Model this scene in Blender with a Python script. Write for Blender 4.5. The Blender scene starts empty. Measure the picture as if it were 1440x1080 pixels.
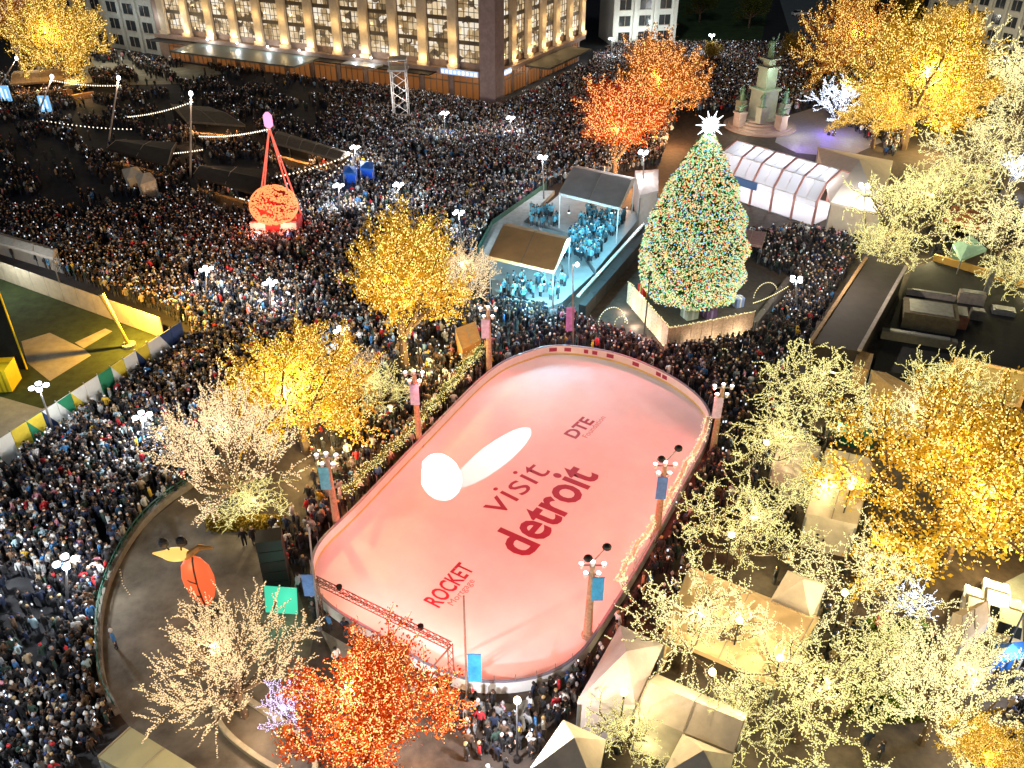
import bpy, bmesh, math, random
import numpy as np
from mathutils import Vector, Matrix
from math import pi, sin, cos, radians as R, atan, atan2, sqrt, hypot
random.seed(7); rng = np.random.default_rng(7)
scene = bpy.context.scene
COL = scene.collection
# ------------------------------------------------------------------ camera
F = 1200.0; H = 45.0; TH = atan(790/1200.0)
CT, ST = cos(TH), sin(TH)
def G(px, py, z=0.0):
    x = (px-720)/F; y = -(py-540)/F
    d = (x, CT+y*ST, -ST+y*CT); t = (z-H)/d[2]
    return Vector((t*d[0], t*d[1], z))
def proj(p):
    dz = p[2]-H; dep = p[1]*CT - dz*ST
    return (720+F*p[0]/dep, 540-F*(p[1]*ST+dz*CT)/dep, dep)
def ztop(p, py):            # height above ground point p whose image row is py
    lo, hi = 0.0, 60.0
    for _ in range(40):
        m = (lo+hi)/2
        if proj((p[0], p[1], m))[1] > py: lo = m
        else: hi = m
    return lo
def mpp(px, py, z=0):        # metres per pixel there
    return proj(G(px, py, z))[2]/F
cam = bpy.data.cameras.new('camera'); co = bpy.data.objects.new('camera', cam); COL.objects.link(co)
co.location = (0, 0, H); co.rotation_euler = (pi/2-TH, 0, 0)
cam.sensor_width = 36; cam.lens = 36*F/1440; cam.clip_start = 0.5; cam.clip_end = 3000
scene.camera = co
# ------------------------------------------------------------------ world and render settings
SUN_EL, SUN_ROT = R(35), R(200)
w = bpy.data.worlds.new('World'); scene.world = w; w.use_nodes = True
nt = w.node_tree; bg = nt.nodes['Background']
sky = nt.nodes.new('ShaderNodeTexSky'); sky.sky_type = 'NISHITA'; sky.sun_disc = False
sky.sun_elevation = SUN_EL; sky.sun_rotation = SUN_ROT
nt.links.new(sky.outputs[0], bg.inputs[0]); bg.inputs[1].default_value = 0.004
sl = bpy.data.lights.new('moon', 'SUN'); sl.energy = 0.2; sl.angle = R(2); sl.color = (0.85, 0.92, 1)
so = bpy.data.objects.new('moon', sl); COL.objects.link(so)
so.rotation_euler = (pi/2-SUN_EL, 0, pi - SUN_ROT)
scene.view_settings.view_transform = 'Standard'; scene.view_settings.look = 'None'
scene.view_settings.exposure = 0.3; scene.view_settings.gamma = 1
cy = scene.cycles
cy.use_denoising = True; cy.max_bounces = 4; cy.diffuse_bounces = 2; cy.glossy_bounces = 2
cy.transmission_bounces = 3; cy.transparent_max_bounces = 6; cy.sample_clamp_indirect = 2.5; cy.caustics_reflective = False; cy.caustics_refractive = False
try: cy.use_light_tree = True
except Exception: pass
# ------------------------------------------------------------------ materials
MATS = {}
def mat(name, col, rough=0.8, metal=0, noise=0.0, nscale=2.0, col2=None, bump=0.0):
    if name in MATS: return MATS[name]
    m = bpy.data.materials.new(name); m.use_nodes = True; n = m.node_tree.nodes; l = m.node_tree.links
    b = n['Principled BSDF']; b.inputs['Roughness'].default_value = rough; b.inputs['Metallic'].default_value = metal
    c1 = (*col, 1)
    if noise or col2:
        tc = n.new('ShaderNodeTexCoord'); t = n.new('ShaderNodeTexNoise'); t.inputs['Scale'].default_value = nscale; t.inputs['Detail'].default_value = 6
        t.inputs['Roughness'].default_value = .65
        l.new(tc.outputs['Object'], t.inputs['Vector'])
        cr = n.new('ShaderNodeValToRGB'); cr.color_ramp.elements[0].position = .3; cr.color_ramp.elements[1].position = .7
        k = 1-noise
        cr.color_ramp.elements[0].color = (*(x*k for x in col), 1)
        cr.color_ramp.elements[1].color = (*col2, 1) if col2 else (*(min(1, x*(1+noise)) for x in col), 1)
        l.new(t.outputs['Fac'], cr.inputs[0]); l.new(cr.outputs[0], b.inputs['Base Color'])
        if bump:
            bp = n.new('ShaderNodeBump'); bp.inputs['Strength'].default_value = bump; bp.inputs['Distance'].default_value = .05
            l.new(t.outputs['Fac'], bp.inputs['Height']); l.new(bp.outputs[0], b.inputs['Normal'])
    else: b.inputs['Base Color'].default_value = c1
    MATS[name] = m; return m
def emis(name, col, s, sample='NONE'):
    if name in MATS: return MATS[name]
    m = bpy.data.materials.new(name); m.use_nodes = True; n = m.node_tree.nodes; l = m.node_tree.links
    b = n['Principled BSDF']; b.inputs['Base Color'].default_value = (*(x*.12 for x in col), 1)
    b.inputs['Emission Color'].default_value = (*col, 1); b.inputs['Emission Strength'].default_value = s
    m.cycles.emission_sampling = sample
    MATS[name] = m; return m
def objcol(name, rough=.85):
    m = bpy.data.materials.new(name); m.use_nodes = True; n = m.node_tree.nodes; l = m.node_tree.links
    b = n['Principled BSDF']; b.inputs['Roughness'].default_value = rough
    oi = n.new('ShaderNodeObjectInfo'); tc = n.new('ShaderNodeTexCoord'); t = n.new('ShaderNodeTexNoise'); t.inputs['Scale'].default_value = 9
    mx = n.new('ShaderNodeMix'); mx.data_type = 'RGBA'; mx.blend_type = 'MULTIPLY'; mx.inputs[0].default_value = .35
    l.new(tc.outputs['Object'], t.inputs['Vector']); l.new(oi.outputs['Color'], mx.inputs[6]); l.new(t.outputs['Fac'], mx.inputs[7])
    l.new(mx.outputs[2], b.inputs['Base Color'])
    MATS[name] = m; return m
def leafmat(name, c1, c2, trans=.35):
    m = bpy.data.materials.new(name); m.use_nodes = True; n = m.node_tree.nodes; l = m.node_tree.links
    n.remove(n['Principled BSDF']); out = n['Material Output']
    g = n.new('ShaderNodeNewGeometry'); cr = n.new('ShaderNodeValToRGB')
    cr.color_ramp.elements[0].color = (*c1, 1); cr.color_ramp.elements[1].color = (*c2, 1)
    l.new(g.outputs['Random Per Island'], cr.inputs[0])
    d = n.new('ShaderNodeBsdfDiffuse'); t = n.new('ShaderNodeBsdfTranslucent'); mx = n.new('ShaderNodeMixShader'); mx.inputs[0].default_value = trans
    l.new(cr.outputs[0], d.inputs[0]); l.new(cr.outputs[0], t.inputs[0]); l.new(d.outputs[0], mx.inputs[1]); l.new(t.outputs[0], mx.inputs[2]); l.new(mx.outputs[0], out.inputs[0])
    MATS[name] = m; return m
def attrmat(name):
    m = bpy.data.materials.new(name); m.use_nodes = True; n = m.node_tree.nodes; l = m.node_tree.links
    b = n['Principled BSDF']; b.inputs['Roughness'].default_value = .8
    a = n.new('ShaderNodeAttribute'); a.attribute_name = 'cloth'; l.new(a.outputs['Color'], b.inputs['Base Color'])
    MATS[name] = m; return m
# ------------------------------------------------------------------ mesh building
def root_of(o):
    while o.parent: o = o.parent
    return o
def tag(o, label=None, cat=None, group=None, kind=None):
    if label: o['label'] = label
    if cat: o['category'] = cat
    if group: o['group'] = group
    if kind: o['kind'] = kind
    return o
def thing(name, label, cat, loc, group=None, rz=0):
    o = bpy.data.objects.new(name, None); COL.objects.link(o); o.location = loc; o.rotation_euler = (0, 0, rz)
    o.empty_display_size = .2
    return tag(o, label, cat, group)
class MB:
    def __init__(s): s.V = []; s.F = []; s.M = []
    def add(s, vs, fs, mi=0):
        k = len(s.V); s.V += [tuple(v) for v in vs]
        s.F += [tuple(i+k for i in f) for f in fs]; s.M += [mi]*len(fs); return s
    def box(s, cx, cy, z0, z1, sx, sy, rz=0, mi=0):
        c, n = cos(rz), sin(rz); q = [(-sx/2, -sy/2), (sx/2, -sy/2), (sx/2, sy/2), (-sx/2, sy/2)]
        return s.prism([(cx+c*a-n*b, cy+n*a+c*b) for a, b in q], z0, z1, mi)
    def prism(s, poly, z0, z1, mi=0):
        n = len(poly)
        ar = sum(poly[i][0]*poly[(i+1) % n][1]-poly[(i+1) % n][0]*poly[i][1] for i in range(n))
        if ar < 0: poly = poly[::-1]
        vs = [(p[0], p[1], z0) for p in poly]+[(p[0], p[1], z1) for p in poly]
        fs = [tuple(range(n-1, -1, -1)), tuple(range(n, 2*n))]+[(i, (i+1) % n, n+(i+1) % n, n+i) for i in range(n)]
        return s.add(vs, fs, mi)
    def beam(s, p0, p1, w, h=None, mi=0):
        h = h or w; p0, p1 = Vector(p0), Vector(p1); d = (p1-p0).normalized()
        a = d.cross(Vector((0, 0, 1)))
        a = Vector((1, 0, 0)) if a.length < 1e-3 else a.normalized()
        b = a.cross(d).normalized()
        vs = []
        for p in (p0, p1):
            for x, y in ((-1, -1), (1, -1), (1, 1), (-1, 1)): vs.append(p+a*x*w/2+b*y*h/2)
        return s.add(vs, [(0, 1, 2, 3), (7, 6, 5, 4), (0, 4, 5, 1), (1, 5, 6, 2), (2, 6, 7, 3), (3, 7, 4, 0)], mi)
    def tube(s, pts, rad, n=6, mi=0):
        pts = [Vector(p) for p in pts]; k = len(pts)
        if not hasattr(rad, '__len__'): rad = [rad]*k
        vs = []; ref = None
        for i, p in enumerate(pts):
            d = (pts[min(i+1, k-1)]-pts[max(i-1, 0)]).normalized()
            if ref is None: ref = Vector((0, 0, 1)) if abs(d.z) < .9 else Vector((1, 0, 0))
            a = d.cross(ref); a = a.normalized() if a.length > 1e-4 else Vector((1, 0, 0)); b = d.cross(a)
            for j in range(n):
                t = 2*pi*j/n; vs.append(p+(a*cos(t)+b*sin(t))*rad[i])
        fs = [(i*n+j, i*n+(j+1) % n, (i+1)*n+(j+1) % n, (i+1)*n+j) for i in range(k-1) for j in range(n)]
        fs += [tuple(range(n-1, -1, -1)), tuple(range((k-1)*n, k*n))]
        return s.add(vs, fs, mi)
    def lathe(s, prof, c=(0, 0, 0), n=16, mi=0, sx=1, sy=1):
        vs = []; m = len(prof)
        for r, z in prof:
            for j in range(n):
                t = 2*pi*j/n; vs.append((c[0]+r*cos(t)*sx, c[1]+r*sin(t)*sy, c[2]+z))
        fs = [(i*n+j, i*n+(j+1) % n, (i+1)*n+(j+1) % n, (i+1)*n+j) for i in range(m-1) for j in range(n)]
        fs += [tuple(range(n-1, -1, -1)), tuple(range((m-1)*n, m*n))]
        return s.add(vs, fs, mi)
    def ell(s, c, rx, ry, rz, n=12, m=8, mi=0):
        prof = [(max(.02, sin(pi*i/m)), -cos(pi*i/m)*rz) for i in range(m+1)]
        return s.lathe(prof, c, n, mi, rx, ry)
    def build(s, name, m, parent=None, origin=None, smooth=False):
        me = bpy.data.meshes.new(name)
        V = s.V
        if parent is not None:
            r = root_of(parent); M = (Matrix.Translation(r.location) @ r.rotation_euler.to_matrix().to_4x4()).inverted()
            V = [M @ Vector(v) for v in V]
        elif origin is not None:
            V = [Vector(v)-Vector(origin) for v in V]
        me.from_pydata([tuple(v) for v in V], [], s.F)
        ms = m if isinstance(m, (list, tuple)) else [m]
        for x in ms: me.materials.append(x)
        if len(ms) > 1: me.polygons.foreach_set('material_index', s.M)
        if smooth: me.polygons.foreach_set('use_smooth', [True]*len(me.polygons))
        bm = bmesh.new(); bm.from_mesh(me); bmesh.ops.recalc_face_normals(bm, faces=bm.faces); bm.to_mesh(me); bm.free()
        me.update()
        o = bpy.data.objects.new(name, me); COL.objects.link(o)
        if parent is not None: o.parent = parent
        elif origin is not None: o.location = origin
        return o
def np_mesh(name, V, Fq, mats, mi=None, col=None, tri=False):
    me = bpy.data.meshes.new(name); n = len(V); f, k = Fq.shape
    me.vertices.add(n); me.vertices.foreach_set('co', np.ascontiguousarray(V, dtype=np.float32).ravel())
    me.loops.add(f*k); me.loops.foreach_set('vertex_index', np.ascontiguousarray(Fq, dtype=np.int32).ravel())
    me.polygons.add(f); me.polygons.foreach_set('loop_start', np.arange(0, f*k, k, dtype=np.int32)); me.polygons.foreach_set('loop_total', np.full(f, k, dtype=np.int32))
    for m in mats: me.materials.append(m)
    if mi is not None: me.polygons.foreach_set('material_index', mi.astype(np.int32))
    if col is not None:
        a = me.color_attributes.new('cloth', 'FLOAT_COLOR', 'POINT')
        a.data.foreach_set('color', np.concatenate([col, np.ones((n, 1))], 1).astype(np.float32).ravel())
    me.update(calc_edges=True)
    return me
OCT_V = np.array([(1, 0, 0), (-1, 0, 0), (0, 1, 0), (0, -1, 0), (0, 0, 1), (0, 0, -1)], float)
OCT_F = np.array([(0, 2, 4), (2, 1, 4), (1, 3, 4), (3, 0, 4), (2, 0, 5), (1, 2, 5), (3, 1, 5), (0, 3, 5)])
def bulbs_arr(P, rad):
    P = np.asarray(P, float); n = len(P); rad = np.broadcast_to(np.asarray(rad, float), (n,))
    V = (P[:, None, :]+OCT_V[None]*rad[:, None, None]).reshape(-1, 3)
    Fa = (OCT_F[None]+(np.arange(n)*6)[:, None, None]).reshape(-1, 3)
    return V, Fa
def light(kind, name, loc, energy, color, size=.12, parent=None, target=None, angle=None, blend=.3):
    l = bpy.data.lights.new(name, kind); l.energy = energy; l.color = color
    l.shadow_soft_size = size
    if kind == 'SPOT': l.spot_size = angle; l.spot_blend = blend
    o = bpy.data.objects.new(name, l); COL.objects.link(o)
    loc = Vector(loc)
    if target is not None: rot = (Vector(target)-loc).to_track_quat('-Z', 'Y')
    else: rot = None
    if parent is not None:
        r = root_of(parent); o.parent = parent
        o.location = (Matrix.Translation(r.location) @ r.rotation_euler.to_matrix().to_4x4()).inverted() @ loc
        if rot: o.rotation_euler = (r.rotation_euler.to_matrix().inverted() @ rot.to_matrix()).to_euler()
    else:
        o.location = loc
        if rot: o.rotation_euler = rot.to_euler()
    return o
# common materials
M_asph = mat('asphalt', (.035, .036, .04), .9, noise=.35, nscale=.6, bump=.2)
M_pave = mat('pavers', (.05, .036, .027), .8, noise=.5, nscale=1.3, bump=.2)
M_steel = mat('galvanised_steel', (.35, .36, .38), .45, .6, noise=.2)
M_dark = mat('black_metal', (.02, .02, .022), .5, .3)
M_white = mat('white_paint', (.8, .8, .8), .5, noise=.06, nscale=3)
M_canvas = mat('cream_canvas', (.80, .71, .56), .9, noise=.12, nscale=1.5, bump=.15)
M_pink = mat('pinkish_canvas', (.72, .6, .56), .9, noise=.12, nscale=1.5, bump=.15)
M_wood = mat('timber', (.32, .19, .08), .8, noise=.4, nscale=3, bump=.2)
M_bark = mat('bark', (.12, .08, .05), .9, noise=.4, nscale=8)
M_glow_w = emis('white_lamp_glow', (.85, .95, 1), 7)
M_glow_warm = emis('warm_lamp_glow', (1, .7, .35), 5)
M_rail = mat('green_metal', (.03, .12, .09), .6, noise=.2)
M_stone = mat('limestone', (.42, .36, .31), .85, noise=.25, nscale=2, bump=.2)
M_red = mat('red_paint', (.55, .03, .03), .6, noise=.15)
M_blue = mat('blue_banner', (.03, .22, .55), .7, noise=.1)
M_screen = emis('teal_screen', (.06, .7, .42), .8)

# ------------------------------------------------------------------ setting
def sheet(name, poly_px, z, m, kind='structure', world=False):
    P = [(p[0], p[1]) for p in poly_px] if world else [tuple(G(*p)[:2]) for p in poly_px]
    b = MB(); n = len(P)
    ar = sum(P[i][0]*P[(i+1) % n][1]-P[(i+1) % n][0]*P[i][1] for i in range(n))
    if ar < 0: P = P[::-1]
    b.add([(x, y, z) for x, y in P], [tuple(range(n))])
    o = b.build(name, m); o['kind'] = kind; return o
sheet('ground', [(-900, -200), (900, -200), (900, 1500), (-900, 1500)], 0, M_asph, world=True)
sheet('plaza_paving', [(640, 1180), (1600, 1180), (1600, 60), (1270, 60), (1090, 120), (960, 110), (860, 130), (790, 240), (700, 320), (640, 430), (470, 500), (340, 640), (215, 720), (130, 830), (130, 960), (170, 1040), (240, 1150)], .004, M_pave)
ring = [(318, 672), (262, 692), (205, 738), (163, 802), (143, 870), (146, 950), (168, 1005), (205, 1050), (270, 1110), (470, 1130), (420, 1000), (440, 900), (410, 800), (380, 748), (330, 745), (300, 725), (330, 690)]
M_amph = mat('worn_brown_paving', (.10, .08, .05), .75, noise=.45, nscale=.35, col2=(.22, .185, .135), bump=.15)
sheet('amphitheatre_floor', ring, .010, M_amph)
lot = [(-260, 330), (-20, 368), (258, 474), (0, 655), (-260, 800)]
sheet('grass_lot', lot, .006, mat('lawn_turf', (.03, .05, .012), .95, noise=.5, nscale=.8, bump=.4))
M_path = mat('concrete_path', (.33, .32, .27), .9, noise=.2, nscale=1)
sheet('path', [(30, 480), (70, 468), (120, 492), (128, 500), (70, 536), (38, 510)], .012, M_path)
sheet('path', [(105, 482), (148, 462), (158, 466), (118, 490)], .014, M_path)
sheet('path', [(-60, 560), (-10, 555), (60, 575), (95, 560), (110, 575), (-10, 640), (-60, 640)], .016, M_path)
sheet('monument_plaza', [(1100, 165), (1150, 150), (1215, 165), (1240, 200), (1190, 222), (1120, 215), (1090, 200)], .012, mat('pale_granite', (.3, .28, .32), .6, noise=.2))
sheet('lawn', [(950, 60), (1070, 62), (1085, -10), (940, -15)], .010, mat('dark_lawn', (.05, .10, .025), .95, noise=.5, nscale=.4))
sheet('pavement', [(40, 84), (170, 70), (215, 82), (330, 100), (250, 118), (70, 122)], .008, mat('lit_pavement', (.34, .31, .22), .85, noise=.3, nscale=.5))  # lit stretch of pavement, its light put into the paler colour
sheet('road', [(1095, -5), (1170, -20), (1185, 40), (1150, 75), (1115, 60)], .012, mat('grey_concrete_road', (.22, .25, .24), .85, noise=.2))
sheet('road', [(1350, 900), (1392, 830), (1450, 800), (1500, 860), (1440, 880)], .012, MATS['grey_concrete_road'])

# ------------------------------------------------------------------ ice rink
def catmull(P, k=8):
    n = len(P); out = []
    for i in range(n):
        a, b, c, d = (np.array(P[(i+j-1) % n]) for j in range(4))
        for q in range(k):
            t = q/k; out.append(tuple(.5*((2*b)+(c-a)*t+(2*a-5*b+4*c-d)*t*t+(3*b-a-3*c+d)*t**3)))
    return out
rink_px = [(745, 507), (790, 499), (860, 509), (925, 534), (970, 563), (993, 592), (992, 625), (965, 680), (905, 790), (850, 880), (815, 930), (770, 960), (715, 972), (655, 968), (595, 943), (530, 903), (472, 868), (448, 840), (443, 806), (457, 773), (505, 725), (600, 625), (690, 535)]
RK = catmull([tuple(G(*p)[:2]) for p in rink_px], 6)
if sum(RK[i][0]*RK[(i+1) % len(RK)][1]-RK[(i+1) % len(RK)][0]*RK[i][1] for i in range(len(RK))) < 0: RK = RK[::-1]
rc = Vector((*np.mean(RK, axis=0), 0))
rink = thing('ice_rink', 'rounded ice rink flooded with red-pink light, large dark red lettering on its ice', 'ice rink', rc)
M_ice = mat('ice', (.84, .83, .85), .6, noise=.03, nscale=.5, col2=(.90, .88, .88), bump=.08)
b = MB(); b.add([(x, y, .06) for x, y in RK], [tuple(range(len(RK)))]); b.build('ice', M_ice, rink)
def offset_loop(P, d):
    n = len(P); o = []
    for i in range(n):
        a, c = Vector(P[i-1]), Vector(P[(i+1) % n]); t = (c-a).normalized(); o.append((P[i][0]+t.y*d, P[i][1]-t.x*d))
    return o
def ringwall(bm, A, B, z0, z1, mi=0):
    n = len(A); vs = [(*p, z0) for p in A]+[(*p, z1) for p in A]+[(*p, z1) for p in B]+[(*p, z0) for p in B]
    fs = []
    for i in range(n):
        j = (i+1) % n
        for k in range(4): fs.append((k*n+i, k*n+j, ((k+1) % 4)*n+j, ((k+1) % 4)*n+i))
    bm.add(vs, fs, mi)
o1 = offset_loop(RK, .02); o2 = offset_loop(RK, .16)
b = MB(); ringwall(b, o1, o2, 0, 1.05); b.build('dasher_boards', mat('dasher_board', (.85, .84, .84), .4, noise=.05), rink)
b = MB(); ringwall(b, offset_loop(RK, -.005), offset_loop(RK, .19), 1.05, 1.12); b.build('top_rail', mat('rail_cap', (.25, .25, .32), .5), rink)
b = MB(); ringwall(b, offset_loop(RK, .012), o1, .06, .26); b.build('kick_strip', mat('kick_plate', (.7, .6, .2), .5), rink)
for i in range(0, len(RK), 3): b = MB(); b.tube([(*o2[i], 1.1), (*o2[i], 1.75)], .02, 5); b.build('glass_post', M_steel, rink)
# sponsor marks on the far boards
for (x, ww) in ((778, 34), (806, 14), (819, 6), (841, 8), (858, 16), (892, 12), (924, 8), (938, 9)):
    best = min(range(len(RK)), key=lambda i: abs(proj((*RK[i], .6))[0]-x)+(0 if proj((*RK[i], .6))[1] < 600 else 1e4))
    p = Vector((*RK[best], 0)); q = Vector((*RK[(best+1) % len(RK)], 0)); t = (q-p).normalized(); nn = Vector((t.y, -t.x, 0))
    wm = ww*mpp(x, 510)*.5; c = p+nn*.005
    bm = MB(); bm.add([c-t*wm+Vector((0, 0, .42)), c+t*wm+Vector((0, 0, .42)), c+t*wm+Vector((0, 0, .85)), c-t*wm+Vector((0, 0, .85))], [(0, 1, 2, 3)])
    bm.build('board_advert', mat('advert_red', (.35, .03, .08), .5), rink)
M_txt = mat('projected_red_lettering', (.34, .012, .05), .5, noise=.12, nscale=2); M_txt2 = mat('projected_faint_lettering', (.62, .22, .24), .5, noise=.1)  # projected words put into the colour of flat meshes on the ice
def ice_text(s, p0, p1, hgt, name, m, off=0.0, z=.064, label=None):
    c = bpy.data.curves.new('t', 'FONT'); c.body = s; c.size = 1; c.offset = off; c.fill_mode = 'FRONT'; c.resolution_u = 3
    to = bpy.data.objects.new('t', c); COL.objects.link(to); dg = bpy.context.evaluated_depsgraph_get(); dg.update()
    me = bpy.data.meshes.new_from_object(to.evaluated_get(dg)); bpy.data.objects.remove(to)
    A, B = G(*p0), G(*p1); d = (B-A); L = d.length; d.normalize(); u = Vector((-d.y, d.x, 0))
    xs = [v.co.x for v in me.vertices]; x0, x1 = min(xs), max(xs); k = L/(x1-x0)
    for v in me.vertices:
        q = A+d*(v.co.x-x0)*k+u*v.co.y*hgt; v.co = q-rc; v.co.z = z
    me.materials.append(m); me.name = name
    o = bpy.data.objects.new(name, me); COL.objects.link(o); o.parent = rink
    if label: o['label'] = label
ice_text('detroit', (741, 787), (842, 669), 4.9, 'lettering', M_txt, .022, label='large bold dark red word detroit across the ice')
ice_text('visit', (703, 727), (775, 664), 3.9, 'lettering', M_txt, -.004, z=.066, label='large thin dark red word visit above the bold word')
ice_text('DTE', (809, 618), (836, 593), 1.75, 'lettering', M_txt, .03, z=.065, label='small dark red letters DTE at the far end of the ice')
ice_text('ROCKET', (617, 856), (667, 801), 1.9, 'lettering', M_txt, .02, z=.067, label='small dark red word ROCKET at the near end of the ice')
ice_text('Mortgage', (637, 853), (668, 818), .75, 'lettering', M_txt2, .0, z=.067, label='tiny faint line of letters below the near word')
ice_text('Foundation', (826, 617), (852, 588), .8, 'lettering', M_txt2, .0, z=.068, label='tiny faint line of letters beside the far word')

# ------------------------------------------------------------------ light masts round the rink
def banner(mb, x, y, z0, z1, wd, rz): mb.box(x, y, z0, z1, wd, .05, rz)
RED = (1, .145, .11)
mast_d = [((688, 530), 436, (1, 683, 455), 'lavender banner beside the garland end, at the far left of the rink', (.45, .42, .75), 0),
          ((590, 628), 526, (1, 583, 550), 'pale blue banner, halfway along the left rink side', (.35, .5, .85), 0),
          ((475, 745), 642, (1, 457, 662), 'cyan banner, nearest of those on the left rink side', (.15, .6, .85), 0),
          ((922, 758), 655, (1, 931, 678), 'blue banner, halfway along the right rink side', (.1, .3, .8), 1),
          ((826, 895), 795, (1, 840, 820), 'sky blue banner, nearest of those on the right rink side', (.05, .4, .85), 1),
          ((1001, 640), 545, (1, 1010, 565), 'lilac banner, at the far right corner of the rink', (.6, .58, .9), 0)]
for (bp, ty, bn, lab, bc, spk) in mast_d:
    p = G(*bp); h = ztop(p, ty)
    t = thing('light_mast', 'light mast with '+lab, 'light mast', p, 'light masts around the rink')
    b = MB(); b.lathe([(.42, 0), (.42, .25), (.3, .3), (.24, h*.55), (.17, h)], p, 10); b.build('column', mat('tan_wrapped_column', (.42, .3, .2), .8, noise=.4, nscale=4, bump=.3), t)
    b = MB(); b.beam(p+Vector((-.8, 0, h)), p+Vector((.8, 0, h)), .08); b.beam(p+Vector((-.5, 0, h-.8)), p+Vector((.5, 0, h-.8)), .07)
    cr = b.build('crossbar', M_steel, t)
    for (dx, dz) in ((-.7, .1), (0, .25), (.7, .1), (-.4, -.7), (.4, -.7)):
        b = MB(); b.lathe([(.1, -.2), (.19, .1), (.2, .16)], p+Vector((dx, -.1, h+dz)), 8); fl = b.build('floodlight', M_white, t)
        b = MB(); b.lathe([(.15, .165), (.12, .2)], p+Vector((dx, -.1, h+dz)), 8); b.build('lens', M_glow_w, fl)
    side = 1 if bn[1] > proj(p+Vector((0, 0, h)))[0] else -1
    bx = p.x+(bn[1]-proj(p+Vector((0, 0, h*.8)))[0])*mpp(bn[1], bn[2])
    b = MB(); b.box(bx, p.y-.2, h-2.9, h-.9, .75, .06); b.beam((p.x, p.y-.2, h-.85), (bx+.4*side, p.y-.2, h-.85), .05)
    b.build('banner', mat('banner_'+lab[:6].strip().replace(' ', '_'), bc, .7, noise=.3, nscale=2), t)
    if spk:
        b = MB(); b.beam(p+Vector((-.2, 0, h)), p+Vector((.75, 0, h+1.5)), .07)
        b.beam(p+Vector((.0, 0, h+.1)), p+Vector((-.25, 0, h+.5)), .07); b.build('boom', M_steel, t)
        for q in ((.8, 1.55), (-.3, .6)):
            b = MB(); b.ell(p+Vector((q[0], 0, h+q[1])), .3, .26, .26, 10, 6); b.build('speaker', M_dark, t)
    tgt = rc+(p-rc)*.42; tgt.z = 0
    inw = (tgt-p); inw.z = 0; inw.normalize()
    light('SPOT', 'red_flood_or_fill', p+inw*.7+Vector((0, 0, h+.1)), 2250, RED, .25, t, tgt, R(150), .6)
# thin poles
def pole(base, top, lab, grp, banner_px=None, bcol=None, rad=.07, m=None, bn='banner_slim'):
    p = G(*base); z = ztop(p, top[1]); tx = p.x+(top[0]-proj((p.x, p.y, z))[0])*mpp(*base)
    t = thing('slim_pole', lab, 'pole', p, grp)
    b = MB(); b.lathe([(.2, 0), (.2, .12), (.08, .14)], p, 8); b.tube([p, ((p.x+tx)/2, p.y, z/2), (tx, p.y, z)], [rad*1.2, rad, rad*.8], 7); b.build('shaft', m or mat('weathered_pole', (.22, .17, .14), .7, noise=.3), t)
    if banner_px:
        y0, y1, bx = banner_px; za, zb = ztop(p, y1), ztop(p, y0); xx = p.x+(bx-proj((p.x, p.y, za))[0])*mpp(*base)
        b = MB(); b.box(xx, p.y, za, zb, .8, .05); b.beam((p.x, p.y, zb), (xx, p.y, zb+.02), .04); b.beam((p.x, p.y, za), (xx, p.y, za-.02), .04)
        b.build('banner', mat(bn, bcol, .7, noise=.35, nscale=1.5), t)
    return t, p, z
pole((657, 985), (652, 838), 'tall slim pole with a bright blue banner at the near end of the rink', 'slim banner poles', (920, 958, 668), (.03, .3, .7), bn='bright_blue_banner')
pole((449, 885), (433, 740), 'pale slim pole with a dull blue banner at the near left rink corner', 'slim banner poles', (808, 838, 437), (.1, .25, .6), m=M_steel, bn='dull_blue_banner')
bt, bpnt, bz = pole((806, 492), (806, 372), 'tall slim pole with a purple banner behind the far end of the rink', 'slim banner poles', (432, 465, 801), (.45, .2, .6), bn='purple_banner')
pole((778, 448), (778, 385), 'short slim pole beside the tan stage canopy', 'slim banner poles')
pole((418, 492), (416, 400), 'bare brown pole rising out of the crowd above the gold tree', 'bare poles in the crowd')
pole((502, 430), (499, 358), 'bare pale pole in the crowd left of the tallest gold tree', 'bare poles in the crowd', m=M_steel)
# long white beam over the ice from the tall pole
E0, E1 = G(632, 693), G(762, 588); ec = (E0+E1)/2; ed = (E1-E0).normalized()
src = Vector((ec.x+ed.x*25, ec.y+ed.y*25, 7.0))
b = MB()
# spotlight pole stands behind the far boards
sp = Vector((src.x, src.y, 0))
st = thing('spotlight_pole', 'dark slim pole carrying a white spotlight, in the crowd past the rink', 'spotlight', sp)
b.lathe([(.25, 0), (.25, .15), (.09, .2), (.06, src.z)], sp, 8); b.build('shaft', M_dark, st)
b = MB(); b.lathe([(.12, -.1), (.2, .2), (.2, .35)], src+Vector((0, 0, .05)), 8); b.build('spotlight_head', M_dark, st)
light('SPOT', 'white_beam', src+Vector((0, 0, .25))-ed*.4, 70000, (1, .98, .96), .03, st, ec+ed*.1, R(6.3), .05)
light('SPOT', 'red_flood_or_fill', src+Vector((0, 0, .3))-ed*.6, 3300, RED, .25, st, (ec.x+ed.x*13, ec.y+ed.y*13, 0), R(150), .7)  # red fill added at this pole to tint the far ice

bw_ = Vector((-8.3, 65.0, 0)); st2 = thing('spotlight_pole', 'short dark pole with a white spotlight in the crowd left of the rink', 'spotlight', bw_)
b = MB(); b.lathe([(.25, 0), (.25, .15), (.08, .2), (.06, 6.5)], bw_, 8); b.build('shaft', M_dark, st2); b = MB(); b.lathe([(.12, 6.4), (.2, 6.65), (.2, 6.8)], bw_, 8); b.build('spotlight_head', M_dark, st2)
light('SPOT', 'white_beam', bw_+Vector((.15, -.35, 6.7)), 30000, (.95, .97, 1), .03, st2, (-6.0, 55.0, 0), R(16), .06)
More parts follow.
